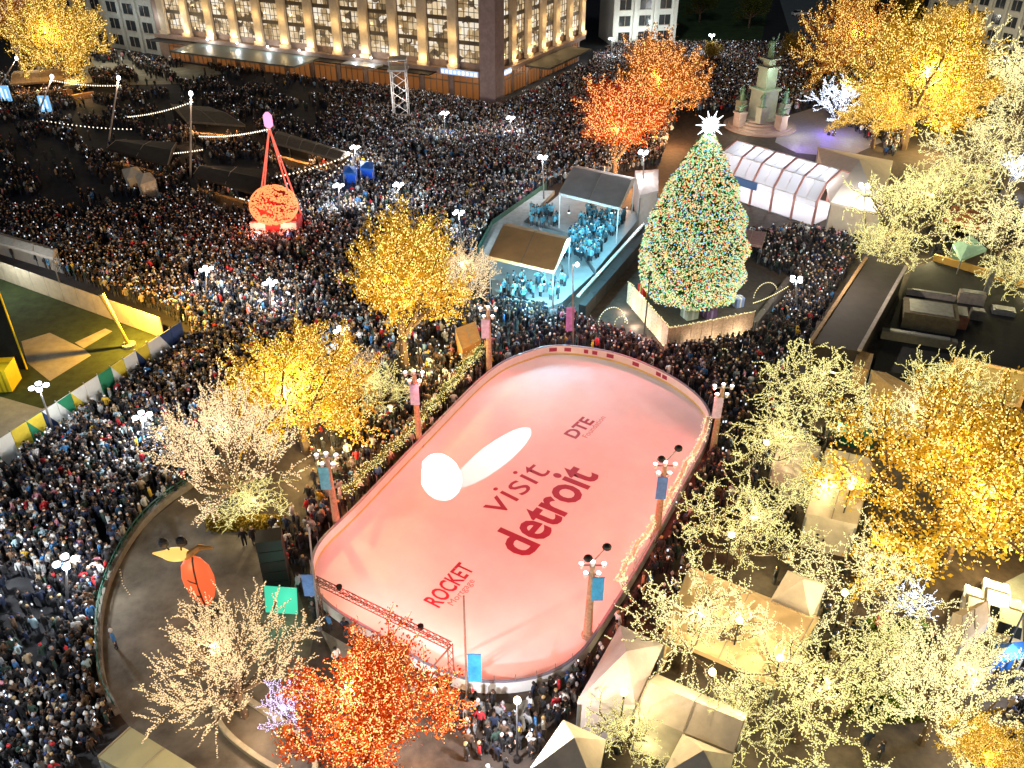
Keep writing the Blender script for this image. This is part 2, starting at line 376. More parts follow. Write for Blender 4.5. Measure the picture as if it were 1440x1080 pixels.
# gantry truss at the near end
def truss(mb, a, c, s=.35, n=12, r=.025):
    a, c = Vector(a), Vector(c); d = (c-a); u = d.normalized().cross(Vector((0, 0, 1)))
    if u.length < .01: u = Vector((1, 0, 0))
    u.normalize(); v = u.cross(d.normalized())
    cs = [(u*i+v*j)*s/2 for i, j in ((-1, -1), (1, -1), (1, 1), (-1, 1))]
    for q in cs: mb.beam(a+q, c+q, r*2)
    for k in range(n):
        p0, p1 = a+d*k/n, a+d*(k+1)/n
        for i in range(4): mb.beam(p0+cs[i], p1+cs[(i+1) % 4], r*1.3)
g0, g1 = G(452, 868), G(636, 962)
za, zb = ztop(g0, 818), ztop(g1, 905); zg = (za+zb)/2
gt = thing('truss_gantry', 'brown lattice truss gantry on two braced legs spanning the near end of the rink', 'truss', (g0+g1)/2)
b = MB(); truss(b, (*g0[:2], zg), (*g1[:2], zg), .35, 22); b.build('crossbeam', mat('brown_truss', (.25, .16, .13), .5, .3, noise=.2), gt)
for g, s in ((g0, -1), (g1, 1)):
    b = MB(); truss(b, g, (*g[:2], zg), .3, 6); b.beam((*g[:2], zg-.1), G(*((440, 850) if s < 0 else (602, 945))), .12); b.build('leg', MATS['brown_truss'], gt)

for q in (.2, .8):
    p = (g0.lerp(g1, q)); p.z = zg+.35; b = MB(); b.lathe([(.1, -.15), (.2, .1), (.2, .2)], p, 8); b.build('floodlight', M_dark, gt)  # floodlights added on the gantry to spread red over the near ice
    light('SPOT', 'red_flood_or_fill', p+Vector((.1, .35, .1)), 2500, RED, .2, gt, rc+(p-rc)*.55-Vector((0, 0, zg*.55)), R(150), .7)
b = MB(); b.lathe([(.1, -.1), (.25, .05), (.1, .3)], bpnt+Vector((0, -.2, bz)), 8); b.build('lamp', M_glow_w, bt)  # lamp added to the banner pole to light the stage canopies
light('POINT', 'lamp_or_fill_light', bpnt+Vector((0, -.5, bz+.5)), 800, (1, .95, .9), .15, bt)
# ------------------------------------------------------------------ trees wrapped in lights
def gen_tree(style, seed):
    rd = random.Random(seed); BR = []
    cfg = {'bare': dict(l0=20, a0=(4, 84), L=(.72, .42, .25, .13), n=(4, 4, 2), wig=.07, up=.045, ang=(16, 38)),
           'pale': dict(l0=10, a0=(15, 92), L=(.80, .48, .30, .16), n=(5, 3, 2), wig=.24, up=.05, ang=(30, 70)),
           'leafy': dict(l0=10, a0=(8, 104), L=(.70, .45, .25, .12), n=(6, 4, 2), wig=.15, up=.08, ang=(25, 55)),
           'small': dict(l0=6, a0=(10, 70), L=(.75, .5, .3, .1), n=(4, 3, 1), wig=.2, up=.05, ang=(25, 60))}[style]
    def perp(d, a):
        t = Vector((rd.gauss(0, 1), rd.gauss(0, 1), rd.gauss(0, 1))); t = (t-d*t.dot(d)).normalized()
        return (d*cos(a)+t*sin(a)).normalized()
    def grow(p, d, L, r, lv):
        n = 5 if lv < 2 else 3; pts = [p.copy()]
        for i in range(n):
            d = (d+Vector((rd.gauss(0, 1), rd.gauss(0, 1), rd.gauss(0, 1)))*cfg['wig']*(.6 if lv == 0 else 1)+Vector((0, 0, cfg['up']))).normalized()
            p = p+d*L/n; pts.append(p.copy())
        BR.append((pts, r, r*.5, lv))
        if lv < 3:
            for k in range(cfg['n'][lv]):
                q = .35+.65*(k+rd.random())/cfg['n'][lv]; i = min(n-1, int(q*n)); pp = pts[i].lerp(pts[i+1], q*n-i if i < n else 1)
                dd = (pts[i+1]-pts[i]).normalized()
                grow(pp, perp(dd, R(rd.uniform(*cfg['ang']))), cfg['L'][lv+1]*rd.uniform(.7, 1.25), r*.5, lv+1)
    fk = .42
    BR.append(([Vector((0, 0, 0)), Vector((rd.uniform(-.02, .02), 0, fk*.5)), Vector((0, 0, fk))], .055, .04, 0))
    for k in range(cfg['l0']):
        az = 2*pi*(k+rd.uniform(-.3, .3))/cfg['l0']*1.0; el = R(rd.uniform(*cfg['a0']))
        grow(Vector((0, 0, fk-.03*rd.random())), Vector((sin(el)*cos(az), sin(el)*sin(az), cos(el))), cfg['L'][0]*rd.uniform(.8, 1.15), .028, 0)
    grow(Vector((0, 0, fk)), Vector((rd.uniform(-.2, .2), rd.uniform(-.2, .2), 1)).normalized(), cfg['L'][0], .03, 0)
    mb = MB()
    for pts, r0, r1, lv in BR:
        k = len(pts); mb.tube(pts, [r0+(r1-r0)*i/(k-1) for i in range(k)], 6 if lv == 0 else (4 if lv == 1 else 3))
    trunk = bpy.data.meshes.new('trunk'); trunk.from_pydata([tuple(v) for v in mb.V], [], mb.F); trunk.materials.append(M_bark)
    B = []; T = []
    sp = {'bare': .015, 'pale': .013, 'leafy': .014, 'small': .014}[style]; jit = {'bare': .004, 'pale': .004, 'leafy': .014, 'small': .005}[style]
    for pts, r0, r1, lv in BR:
        for a, c in zip(pts[:-1], pts[1:]):
            L = (c-a).length; n = max(1, int(L/sp))
            for i in range(n):
                q = a.lerp(c, (i+rd.random())/n); rr = jit+r0*.9
                v = Vector((rd.gauss(0, 1), rd.gauss(0, 1), rd.gauss(0, 1))).normalized()*rr
                B.append(tuple(q+v))
                if lv >= 1: T.append(tuple(q))
    rr = rng.uniform(.006, .0115, len(B)) if style != 'leafy' else rng.uniform(.0045, .009, len(B))
    V, Fa = bulbs_arr(B, rr)
    bm = np_mesh('string_lights', V, Fa, [M_glow_warm])
    crown = None
    if style in ('leafy',):
        T = np.array(T); n = 17000; idx = rng.integers(0, len(T), n); P = T[idx]+rng.normal(0, .035, (n, 3))
        a = rng.normal(0, 1, (n, 3)); a /= np.linalg.norm(a, axis=1)[:, None]; c = np.cross(a, rng.normal(0, 1, (n, 3))); c /= np.linalg.norm(c, axis=1)[:, None]
        s = rng.uniform(.009, .021, n)[:, None]
        V = np.stack([P-a*s, P+c*s*.7, P+a*s*1.2, P-c*s*.7], 1).reshape(-1, 3)
        crown = np_mesh('crown', V, np.arange(n*4).reshape(-1, 4), [M_bark])
    return trunk, bm, crown
TREES = {('bare', k): gen_tree('bare', 11+k) for k in range(2)}
TREES.update({('pale', k): gen_tree('pale', 31+k) for k in range(4)})
TREES.update({('leafy', k): gen_tree('leafy', 51+k) for k in range(3)})
TREES[('small', 0)] = gen_tree('small', 71)
PAL = {'cream': ((1, .72, .40), .52, (1, .8, .5)), 'warm': ((1, .70, .36), .52, (1, .72, .45)), 'pale': ((1, .90, .34), .52, (1, .85, .42)), 'ivory': ((1, .88, .40), .60, (1, .84, .48)),
       'gold': ((1, .68, .18), .95, (1, .72, .28)), 'redorange': ((1, .46, .15), 1.1, (1, .5, .2)), 'ice': ((.72, .82, 1), 1.5, (.6, .75, 1)), 'violet': ((.75, .62, 1), 1.1, (.6, .5, 1))}
LEAF = {'gold': leafmat('gold_leaves', (.70, .42, .02), (.85, .68, .12)), 'orange': leafmat('brown_orange_leaves', (.40, .14, .02), (.72, .36, .06)), 'red': leafmat('red_leaves', (.62, .05, .01), (.85, .24, .04)),
        'green': leafmat('green_leaves', (.05, .09, .015), (.12, .16, .03)), 'dim': leafmat('dull_gold_leaves', (.2, .14, .02), (.4, .28, .05))}
for k, (c, s, lc) in PAL.items(): emis('lights_'+k, c, s*2.1)
def place_tree(cx, cy, rpx, style, var, pal, leaf, lab, hf=1.0, energy=1.0, cat='tree', grp='trees wrapped in string lights', rpy=None):
    z = 3.0; rad = 4
    for _ in range(4):
        p = G(cx, cy, z); rad = rpx*proj(p)[2]/F; z = rad*.95*hf
    s = rad/(.74 if style == 'leafy' else .84); p = G(cx, cy, z)
    t = thing('lit_tree' if style != 'leafy' else 'leafy_tree', lab, cat, (p.x, p.y, 0), grp, random.uniform(0, 6.28))
    tr, bu, cr = TREES[(style, var)]
    for me, nm, m in ((tr, 'trunk', None), (bu, 'string_lights', MATS['lights_'+pal]), (cr, 'crown', LEAF.get(leaf))):
        if me is None: continue
        o = bpy.data.objects.new(nm, me); COL.objects.link(o); o.parent = t; o.scale = (s, s, s*hf)
        if m: o.material_slots[0].link = 'OBJECT'; o.material_slots[0].material = m
    if energy > 0:
        e = (80 if style == 'leafy' else 30)*rad*rad*energy
        light('POINT', 'crown_light', (p.x, p.y-.25*s, s*hf*(1.0 if style == 'leafy' else 1.3)), e, PAL[pal][2], .2, t)
        light('POINT', 'low_light', (p.x+.3*s, p.y-.3*s, s*hf*.36), e*.5, PAL[pal][2], .3, t)
    return t
TL = [
 (563, 436, 92, 'leafy', 0, 'gold', 'gold', 'tallest gold-leaved tree wrapped in lights, left of the far end of the rink', 1.2, 1.1),
 (652, 395, 54, 'bare', 0, 'cream', None, 'bare cream-lit tree between the gold tree and the tan stage canopy', 1, 1),
 (420, 566, 94, 'leafy', 1, 'gold', 'gold', 'broad gold-leaved tree wrapped in lights, standing right of the white-lit bare tree', 1, 1.3),
 (532, 550, 42, 'pale', 0, 'pale', None, 'small pale green lit tree between the two gold trees by the garland', 1, .7),
 (325, 642, 92, 'bare', 1, 'cream', None, 'bare spiky tree lit cream-pink at the upper rim of the round brown plaza', 1.2, 1.0),
 (352, 700, 46, 'pale', 1, 'pale', None, 'low bushy tree with dull yellow lights below the spiky bare tree', .8, .5),
 (325, 938, 98, 'bare', 0, 'warm', None, 'bare tree in warm white lights standing on the round brown plaza', 1.2, 1.0),
 (530, 1025, 108, 'leafy', 2, 'redorange', 'red', 'red-orange lit tree at the near end of the rink', 1, 1.6),
 (410, 1000, 52, 'small', 0, 'violet', None, 'thin violet-lit tree at the left foot of the red-orange tree', 1, .6),
 (866, 200, 66, 'leafy', 0, 'redorange', 'red', 'vivid red-orange tree behind the grey stage canopy', 1, 2.0),
 (922, 138, 62, 'leafy', 2, 'redorange', 'orange', 'orange tree with white lights behind the vivid red one', 1.1, 1.6),
 (82, 70, 54, 'leafy', 1, 'gold', 'gold', 'gold-leaved tree at the upper left above the food stalls', 1.2, .35),
 (14, 42, 60, 'leafy', 0, 'cream', 'orange', 'brownish lit tree cut by the upper left corner of the photo', 1.2, .3),
 (1194, 72, 54, 'leafy', 1, 'gold', 'orange', 'brown-orange lit tree standing right behind the monument', 1.3, .8),
 (1180, 152, 46, 'small', 0, 'ice', None, 'icy blue-white tree beside the monument', .9, .35),
 (1290, 130, 78, 'leafy', 2, 'gold', 'gold', 'large deep gold tree right of the icy blue one', 1.1, 1.4),
 (1335, 66, 46, 'leafy', 0, 'gold', 'gold', 'gold tree at the top right before the pale building', 1, 1.2),
 (1398, 112, 62, 'pale', 2, 'ivory', None, 'ivory-lit bare tree at the top right, right of the deep gold tree', 1, 1.1),
 (1375, 205, 58, 'pale', 3, 'ivory', None, 'ivory-lit tree under the top right ivory tree, beside the icy white one', 1, 1.1),
 (1425, 245, 30, 'small', 0, 'ice', None, 'small icy white tree at the right edge of the photo', 1, 1),
 (1285, 300, 72, 'pale', 0, 'pale', None, 'pale yellow lit tree right of the peach tent', 1, 1.1),
 (1248, 348, 44, 'pale', 1, 'pale', None, 'small pale yellow lit tree behind the long dark roof', 1, .8),
 (1415, 325, 60, 'pale', 2, 'ivory', None, 'pale lit tree at the right edge beside the turquoise canopy', 1, 1.1),
 (1155, 545, 72, 'pale', 3, 'pale', None, 'pale green lit tree at the near end of the long dark roof', 1, 1),
 (1095, 630, 62, 'pale', 0, 'pale', None, 'pale green lit tree right of the far corner of the rink', 1, 1),
 (1345, 545, 58, 'pale', 1, 'pale', None, 'pale green lit tree in front of the panelled timber wall', 1, 1),
 (1268, 590, 56, 'pale', 2, 'ivory', None, 'ivory lit tree in front of the long tan roof', 1, 1),
 (1355, 705, 140, 'leafy', 1, 'gold', 'gold', 'largest gold-leaved tree at the right side of the photo', 1, .9),
 (1045, 745, 80, 'pale', 2, 'pale', None, 'pale green lit tree above the big tan market roof', 1, 1),
 (1215, 805, 84, 'pale', 3, 'ivory', None, 'ivory lit tree left of the largest gold tree\'s lower edge', 1, 1.1),
 (970, 885, 88, 'pale', 1, 'ivory', None, 'ivory lit tree spreading over the left end of the big tan market roof', 1.15, 1.1),
 (1140, 980, 108, 'pale', 0, 'pale', None, 'broad pale green lit tree at the bottom between the market roofs', 1, 1),
 (1325, 978, 98, 'bare', 1, 'ivory', None, 'bare tree thick with ivory lights at the lower right corner', 1.2, 1.2),
 (880, 1025, 58, 'pale', 2, 'pale', None, 'pale lit tree leaning over the pink-white tent', 1, .8),
 (1370, 1060, 58, 'leafy', 0, 'gold', 'gold', 'gold-leaved tree cut by the bottom edge at the lower right', 1, 1),
 (1285, 852, 40, 'small', 0, 'ice', None, 'small icy blue-white tree below the largest gold tree', 1, .9),
 (1236, 165, 46, 'leafy', 1, 'gold', 'gold', 'gold tree between the icy blue tree and the deep gold one', 1, .6),
 (1332, 160, 58, 'leafy', 0, 'gold', 'gold', 'gold tree below the top right gold tree, left of the ivory ones', 1, .7),
 (495, 520, 40, 'pale', 3, 'cream', None, 'cream-lit small tree between the two gold-leaved trees', 1, .4),
 (1440, 140, 60, 'pale', 0, 'ivory', None, 'ivory-lit tree cut by the right edge below the top corner', 1, 1),
 (1345, 255, 46, 'pale', 3, 'pale', None, 'pale yellow lit tree above the brown canopy at the right', 1, .8),
 (1430, 385, 44, 'pale', 2, 'pale', None, 'pale lit tree behind the orange-edged wall at the right edge', 1, .8),
 (1245, 935, 64, 'pale', 1, 'pale', None, 'pale green lit tree between the broad bottom tree and the bare ivory tree', 1, .7),
 (1035, 1015, 62, 'pale', 2, 'pale', None, 'pale lit tree at the right end of the long cream tent', 1, .6),
 (1150, 690, 56, 'pale', 1, 'pale', None, 'pale green lit tree in front of the pinkish-cream tent', 1, .6),
 (1085, 905, 60, 'pale', 3, 'pale', None, 'pale lit tree over the right end of the big tan market roof', 1, .8),
]
for a in TL: place_tree(*a[:8], hf=a[8], energy=a[9])
for (x, y, r, lf, lb) in ((1000, 72, 22, 'dim', 'small dull gold unlit tree left of the monument'), (1112, 66, 26, 'dim', 'olive unlit tree right of the monument statue'), (985, 14, 32, 'green', 'dark green unlit tree at the top edge'), (1055, 22, 34, 'green', 'dark green tree behind the monument statue'),
                         (1270, 22, 30, 'dim', 'dull yellow unlit tree at the top right'), (1235, 50, 26, 'green', 'dark shrub-like tree by the top right lawn'), (105, 10, 34, 'green', 'dark unlit tree by the top left building corner')):
    p = G(x, y, 3); s = r*proj(p)[2]/F/1.1
    t = thing('tree', lb, 'tree', (p.x, p.y, 0), 'unlit trees'); tr, bu, cr = TREES[('leafy', 2)]
    for me, nm, m in ((tr, 'trunk', None), (cr, 'crown', LEAF[lf])):
        o = bpy.data.objects.new(nm, me); COL.objects.link(o); o.parent = t; o.scale = (s, s, s)
        if m: o.material_slots[0].link = 'OBJECT'; o.material_slots[0].material = m
# hedge and planter under the bare trees
def shrub(px, py, w_, d_, h_, lf, lab):
    p = G(px, py); n = 2600; u = rng.uniform(-1, 1, (n, 2)); P = np.stack([u[:, 0]*w_/2, u[:, 1]*d_/2, h_*(1-.4*np.abs(u[:, 1])**2)*rng.uniform(.1, 1, n)], 1)
    a = rng.normal(0, 1, (n, 3)); a /= np.linalg.norm(a, axis=1)[:, None]; c = np.cross(a, rng.normal(0, 1, (n, 3))); c /= np.linalg.norm(c, axis=1)[:, None]; s = .12
    V = np.stack([P-a*s, P+c*s*.7, P+a*s, P-c*s*.7], 1).reshape(-1, 3)
    o = bpy.data.objects.new('hedge', np_mesh('hedge', V, np.arange(n*4).reshape(-1, 4), [LEAF[lf]])); COL.objects.link(o); o.location = p; tag(o, lab, 'hedge', None)
shrub(345, 742, 5.6, 1.2, 1.2, 'dim', 'low yellow-green hedge at the back of the round brown plaza')
shrub(1240, 985, 5, 3, .8, 'green', 'dark green hedge under the bare ivory tree at lower right')
shrub(1262, 895, 4, 2.5, .8, 'green', 'dark green hedge under the small icy tree')

# ------------------------------------------------------------------ Christmas tree
cb = G(967, 428); ch = ztop(cb, 190); crd = 66*mpp(975, 400)
ct = thing('christmas_tree', 'giant christmas tree covered in multicoloured lights with a white star on top', 'christmas tree', cb)
b = MB(); b.lathe([(.45, 0), (.4, 2), (.2, ch*.8)], cb, 10); b.build('trunk', M_bark, ct)
def cone_r(t): return crd*float(np.interp(t, [0, .1, .3, .5, .7, .85, 1], [.88, .97, .98, .84, .60, .36, .08]))
n = 9000
t = np.interp(rng.uniform(0, 1, n), [0, .44, .76, .93, 1], [0, .3, .6, .85, 1]); az = rng.uniform(0, 2*pi, n); rr = np.array([cone_r(x) for x in t])*rng.uniform(.72, 1.02, n)*(1+.05*np.sin(az*7+t*30))
P = np.stack([rr*np.cos(az), rr*np.sin(az), 2.0+t*(ch-2.0)], 1)
od = np.stack([np.cos(az), np.sin(az), -.35+0*az], 1); od += rng.normal(0, .25, od.shape); od /= np.linalg.norm(od, axis=1)[:, None]; c = np.cross(od, rng.normal(0, 1, (n, 3))); c /= np.linalg.norm(c, axis=1)[:, None]
s = rng.uniform(.25, .55, n)[:, None]
V = np.stack([P-od*s, P+c*s*.28, P+od*s, P-c*s*.28], 1).reshape(-1, 3)
o = bpy.data.objects.new('crown', np_mesh('crown', V, np.arange(n*4).reshape(-1, 4), [leafmat('fir_needles', (.012, .045, .015), (.04, .11, .035), .15)])); COL.objects.link(o); o.parent = ct
cols = [('white', (1, .86, .46), 1.1, .36), ('green', (.30, .95, .36), .85, .25), ('red', (1, .15, .08), 1.2, .10), ('blue', (.15, .45, 1), 1.2, .06), ('yellow', (1, .74, .16), 1.05, .13), ('orange', (1, .42, .1), 1.2, .04), ('aqua', (.35, 1, .9), 1.1, .06)]
n = 26000
t = np.interp(rng.uniform(0, 1, n), [0, .44, .76, .93, 1], [0, .3, .6, .85, 1]); az = rng.uniform(0, 2*pi, n); rr = np.array([cone_r(x) for x in t])*rng.uniform(.93, 1.05, n)*(1+.05*np.sin(az*7+t*30))+.05
P = np.stack([rr*np.cos(az), rr*np.sin(az), 1.9+t*(ch-1.9)+rng.normal(0, .08, n)], 1)
V, Fa = bulbs_arr(P, rng.uniform(.055, .105, n)); ci = rng.choice(len(cols), n, p=[c[3] for c in cols])
o = bpy.data.objects.new('string_lights', np_mesh('string_lights', V, Fa, [emis('bulb_'+c[0], c[1], c[2]*.8) for c in cols], np.repeat(ci, 8))); COL.objects.link(o); o.parent = ct
b = MB()
for k in range(10):
    a = pi*k/10; d = Vector((cos(a)*1.0, .15*sin(3*a), sin(a)))
    L = 1.5 if k % 2 == 0 else .9
    b.tube([cb+Vector((0, 0, ch+1.0))-d*L, cb+Vector((0, 0, ch+1.0)), cb+Vector((0, 0, ch+1.0))+d*L], [.01, .2, .01], 5)
b.build('star', emis('star_glow', (.85, .95, 1), 4), ct)
light('POINT', 'star_light', cb+Vector((0, -1.5, ch+1)), 1500, (.8, .9, 1), .2, ct)
for k in range(5):
    a = -2.7+k*.6; light('POINT', 'tree_glow', cb+Vector((cos(a)*(crd+1.2), sin(a)*(crd+1.2), 3.5)), 200, (.9, .9, .6), .1, ct)
# fenced stand around it
M_plank = mat('pale_planks', (.50, .38, .26), .8, noise=.35, nscale=5, bump=.3)
def fence_run(name, pts, h, label, cat, m, grp=None, panel=2.0, thick=.12, post=True, lean=0):
    pts = [Vector(p) for p in pts]
    t = thing(name, label, cat, (pts[0]+pts[-1])/2, grp)
    for a, c in zip(pts[:-1], pts[1:]):
        L = (c-a).length; n = max(1, int(L/panel)); d = (c-a).normalized()
        for i in range(n):
            b = MB(); p, q = a+d*(L*i/n+.03), a+d*(L*(i+1)/n-.03); b.beam(p+Vector((0, 0, h/2+.05)), q+Vector((0, 0, h/2+.05)), thick, h); b.build('panel', m, t)
    if post:
        b = MB()
        for a, c in zip(pts[:-1], pts[1:]):
            L = (c-a).length; n = max(1, int(L/panel)); d = (c-a).normalized()
            for i in range(n+1): p = a+d*(L*i/n); b = MB(); b.box(p.x, p.y, 0, h+.12, .1, .1); b.build('post', M_steel, t)
    return t
fA, fB, fC, fD = G(882, 425), G(938, 492), G(1056, 468), G(1108, 402)
for (a, c, lb) in ((fA, fB, 'pale sunlit-looking plank wall with lights on its top, left front of the christmas tree stand'), (fB, fC, 'brown plank wall with a row of lights, right front of the christmas tree stand')):
    t = fence_run('plank_wall', [a, c], 2.5, lb.replace('sunlit-looking ', ''), 'wall', M_plank, 'plank walls of the tree stand', 1.2, .2, False)
    L = (c-a).length; n = int(L/.22); P = [tuple((a.lerp(c, i/n)+Vector((random.gauss(0, .06), -.15, 2.65+random.gauss(0, .08))))-t.location) for i in range(n)]
    P += [tuple((a.lerp(c, i/n)+Vector((random.gauss(0, .06), -.25, .25+random.gauss(0, .08))))-t.location) for i in range(n)]
    V, Fa = bulbs_arr(np.array(P), .07); o = bpy.data.objects.new('string_lights', np_mesh('string_lights', V, Fa, [MATS['lights_ivory']])); COL.objects.link(o); o.parent = t
    m_ = (a+c)/2; d_ = (c-a).normalized(); nrm = Vector((d_.y, -d_.x, 0)); nrm = nrm if nrm.y < 0 else -nrm
    for q in (.2, .5, .8): light('POINT', 'wall_light', a.lerp(c, q)+nrm*1.3+Vector((0, 0, .5)), 170, (1, .8, .6), .08, t)
fence_run('dark_barrier', [fC+Vector((.3, .3, 0)), fD], 1.1, 'dark barrier wall right of the christmas tree stand', 'barrier', mat('charcoal_panel', (.07, .06, .055), .8, noise=.3), None, 2.5, .6)
fence_run('long_dark_wall', [G(818, 448), G(912, 338)], 1.6, 'long black wall with a silver top rail between the stage and the christmas tree', 'wall', mat('matt_black', (.012, .012, .013), .7, noise=.2), None, 3, .8, False)
b = MB(); b.beam(G(818, 440)+Vector((-.5, .2, 1.9)), G(910, 334)+Vector((-.5, .2, 1.9)), .35, .15); tag(b.build('silver_rail', mat('silver_rail', (.55, .6, .6), .4, .3)), 'silver rail running beside the long black wall', 'railing')
sheet('stand_floor', [(885, 425), (938, 490), (1054, 466), (1106, 400), (1050, 372), (915, 340)], .018, mat('dark_stand_floor', (.05, .045, .04), .8, noise=.4))
def arch(px, py, rpx, lab, m='lights_ivory'):
    p = G(px, py); r = rpx*mpp(px, py); P = []
    b = MB(); pts = [p+Vector((r*cos(a), .3*r*cos(a)*.5, .1+r*1.3*sin(a))) for a in np.linspace(0, pi, 15)]; b.tube(pts, .05, 6)
    t = thing('light_arch', lab, 'light arch', p, 'arches made of lights'); b.build('hoop', M_steel, t)
    for a in np.linspace(0, pi, int(r*14)): P.append(tuple(Vector((r*cos(a), .15*r*cos(a)-.06, .1+r*1.3*sin(a)))))
    V, Fa = bulbs_arr(np.array(P), .075); o = bpy.data.objects.new('string_lights', np_mesh('string_lights', V, Fa, [MATS[m]])); COL.objects.link(o); o.parent = t
arch(1076, 418, 17, 'hoop of white lights right of the christmas tree stand'); arch(860, 455, 19, 'large hoop of white lights left of the christmas tree stand'); arch(873, 456, 9, 'small hoop of white lights inside the large left hoop')
arch(1016, 500, 8, 'narrow hoop of white lights at the foot of the brown plank wall')
def lights_line(name, label, pts, sag, spacing, rad, m, cat='string lights', grp=None):
    pts = [Vector(p) for p in pts]; t = thing(name, label, cat, pts[0], grp); B = []; mb = MB()
    for a, c in zip(pts[:-1], pts[1:]):
        L = (c-a).length; n = max(2, int(L/spacing)); w_ = []
        for i in range(n+1):
            u = i/n; q = a.lerp(c, u); q.z -= sag*4*u*(1-u)
            if i % 4 == 0 or i == n: w_.append(q)
            B.append(tuple(q-Vector((0, 0, rad))-t.location))
        mb.tube(w_, .015, 3)
    mb.build('wire', M_dark, t); V, Fa = bulbs_arr(np.array([(0., 0., 0.)]), rad); me = np_mesh('bulb', V, Fa, [m])
    for q in B[:100]: o = bpy.data.objects.new('bulb', me); COL.objects.link(o); o.parent = t; o.location = q
lights_line('light_garland', 'row of white lights from the right plank wall to the hoop', [G(1060, 425, 2), G(1108, 402, 2)], .2, .3, .09, MATS['lights_ivory'])
# gifts
def gift(px, py, s, col, rib, lab, nm):
    p = G(px, py); t = thing('gift_box', lab, 'gift box', p, 'gift boxes around the christmas tree'); z = s*1.1
    b = MB(); b.box(p.x, p.y, 0, z, s, s, .4); b.build('box', mat(nm, col, .6, noise=.1), t)
    b = MB(); b.box(p.x, p.y, 0, z+.02, s*.2, s*1.02, .4); b.box(p.x, p.y, 0, z+.03, s*1.02, s*.2, .4); b.ell((p.x-.2*s, p.y, z+.12), .2*s, .12*s, .1, 8, 5); b.ell((p.x+.2*s, p.y, z+.12), .2*s, .12*s, .1, 8, 5); b.build('ribbon', mat(rib[0], rib[1], .5), t)
gift(906, 415, 1.2, (.75, .03, .02), ('gold_ribbon', (.7, .5, .1)), 'bright red gift box at the left end of the plank wall', 'red_gift')
gift(969, 446, 1.4, (.5, .55, .5), ('white_ribbon', (.8, .8, .8)), 'silver gift box at the front foot of the christmas tree', 'silver_gift')
gift(996, 444, 1.3, (.18, .1, .25), ('violet_ribbon', (.4, .3, .6)), 'dark purple gift box at the front foot of the christmas tree', 'purple_gift')
gift(1037, 430, 1.0, (.25, .35, .7), ('white_ribbon', (.8, .8, .8)), 'small blue gift box at the right foot of the christmas tree', 'blue_gift')
# ------------------------------------------------------------------ tents, canopies and market roofs
def tent(corners, ze, peak, label, m=None, kind='pyramid', cat='tent', grp='cream market tents', legs=True, wall=(0,), name='market_tent', side=None, glow=None, overhang=.0, ridge=.5):
    m = m or M_canvas
    C4 = [G(*c, ze) for c in corners]; cen = sum(C4, Vector())/4; base = Vector((cen.x, cen.y, 0))
    t = thing(name, label, cat, base, grp)
    b = MB(); th = .12; low = [c-Vector((0, 0, .35)) for c in C4]; nb = len(C4)
    if kind == 'pyramid':
        ap = cen+Vector((0, 0, peak)); V = low+C4+[ap]
        mids = []
        fs = [(0, 1, 2, 3), (0, 1, 5, 4), (1, 2, 6, 5), (2, 3, 7, 6), (3, 0, 4, 7), (4, 5, 8), (5, 6, 8), (6, 7, 8), (7, 4, 8)]
    elif kind == 'gable':      # ridge parallel to edge 0-1
        r0 = C4[0].lerp(C4[3], ridge)+Vector((0, 0, peak)); r1 = C4[1].lerp(C4[2], ridge)+Vector((0, 0, peak)); V = low+C4+[r0, r1]
        fs = [(0, 1, 2, 3), (0, 1, 5, 4), (1, 2, 6, 5), (2, 3, 7, 6), (3, 0, 4, 7), (4, 5, 9, 8), (6, 7, 8, 9), (5, 6, 9), (7, 4, 8)]
    else:                     # flat
        V = low+C4; fs = [(0, 1, 2, 3), (0, 1, 5, 4), (1, 2, 6, 5), (2, 3, 7, 6), (3, 0, 4, 7), (4, 5, 6, 7)]
    b.add(V, fs); rf = b.build('roof', m, t)
    if kind in ('gable', 'flat'):      # seams
        s = MB(); L01 = (C4[1]-C4[0]).length; n = max(2, int(L01/3.2))
        top = peak if kind == 'gable' else 0
        for i in range(n+1):
            u = i/n; a, c = C4[0].lerp(C4[1], u), C4[3].lerp(C4[2], u)
            s = MB()
            if kind == 'gable':
                r = r0.lerp(r1, u); s.beam(a+Vector((0, 0, .03)), r+Vector((0, 0, .03)), .06, .05); s.beam(r+Vector((0, 0, .03)), c+Vector((0, 0, .03)), .06, .05)
            else: s.beam(a+Vector((0, 0, .02)), c+Vector((0, 0, .02)), .05, .04)
            s.build('seam', mat('seam_'+m.name, tuple(x*.8 for x in m.diffuse_color[:3]) if False else (.45, .38, .28), .9), rf)
    if legs:
        for c in C4:
            q = c.lerp(cen, .03); s = MB(); s.box(q.x, q.y, 0, ze-.35, .12, .12); s.build('leg', M_steel if side is None else side, t)
    for w_ in wall:
        a, c = C4[w_].lerp(cen, .05), C4[(w_+1) % 4].lerp(cen, .05); s = MB(); s.beam(Vector((a.x, a.y, (ze-.35)/2)), Vector((c.x, c.y, (ze-.35)/2)), .06, ze-.36); s.build('side_wall', side or m, t)
    if glow: light('POINT', 'tent_light', (cen.x, cen.y, ze-.8), glow[0], glow[1], .1, t)
    return t
AMB = (1, .6, .25)
tent([(716, 314), (803, 334), (779, 381), (687, 360)], 6.0, .9, 'tan-topped stage canopy above the cyan-lit stage', mat('tan_fabric', (.72, .45, .20), .8, noise=.12, nscale=.6), 'gable', 'stage canopy', 'stage canopies', wall=(), name='stage_canopy', ridge=.3)
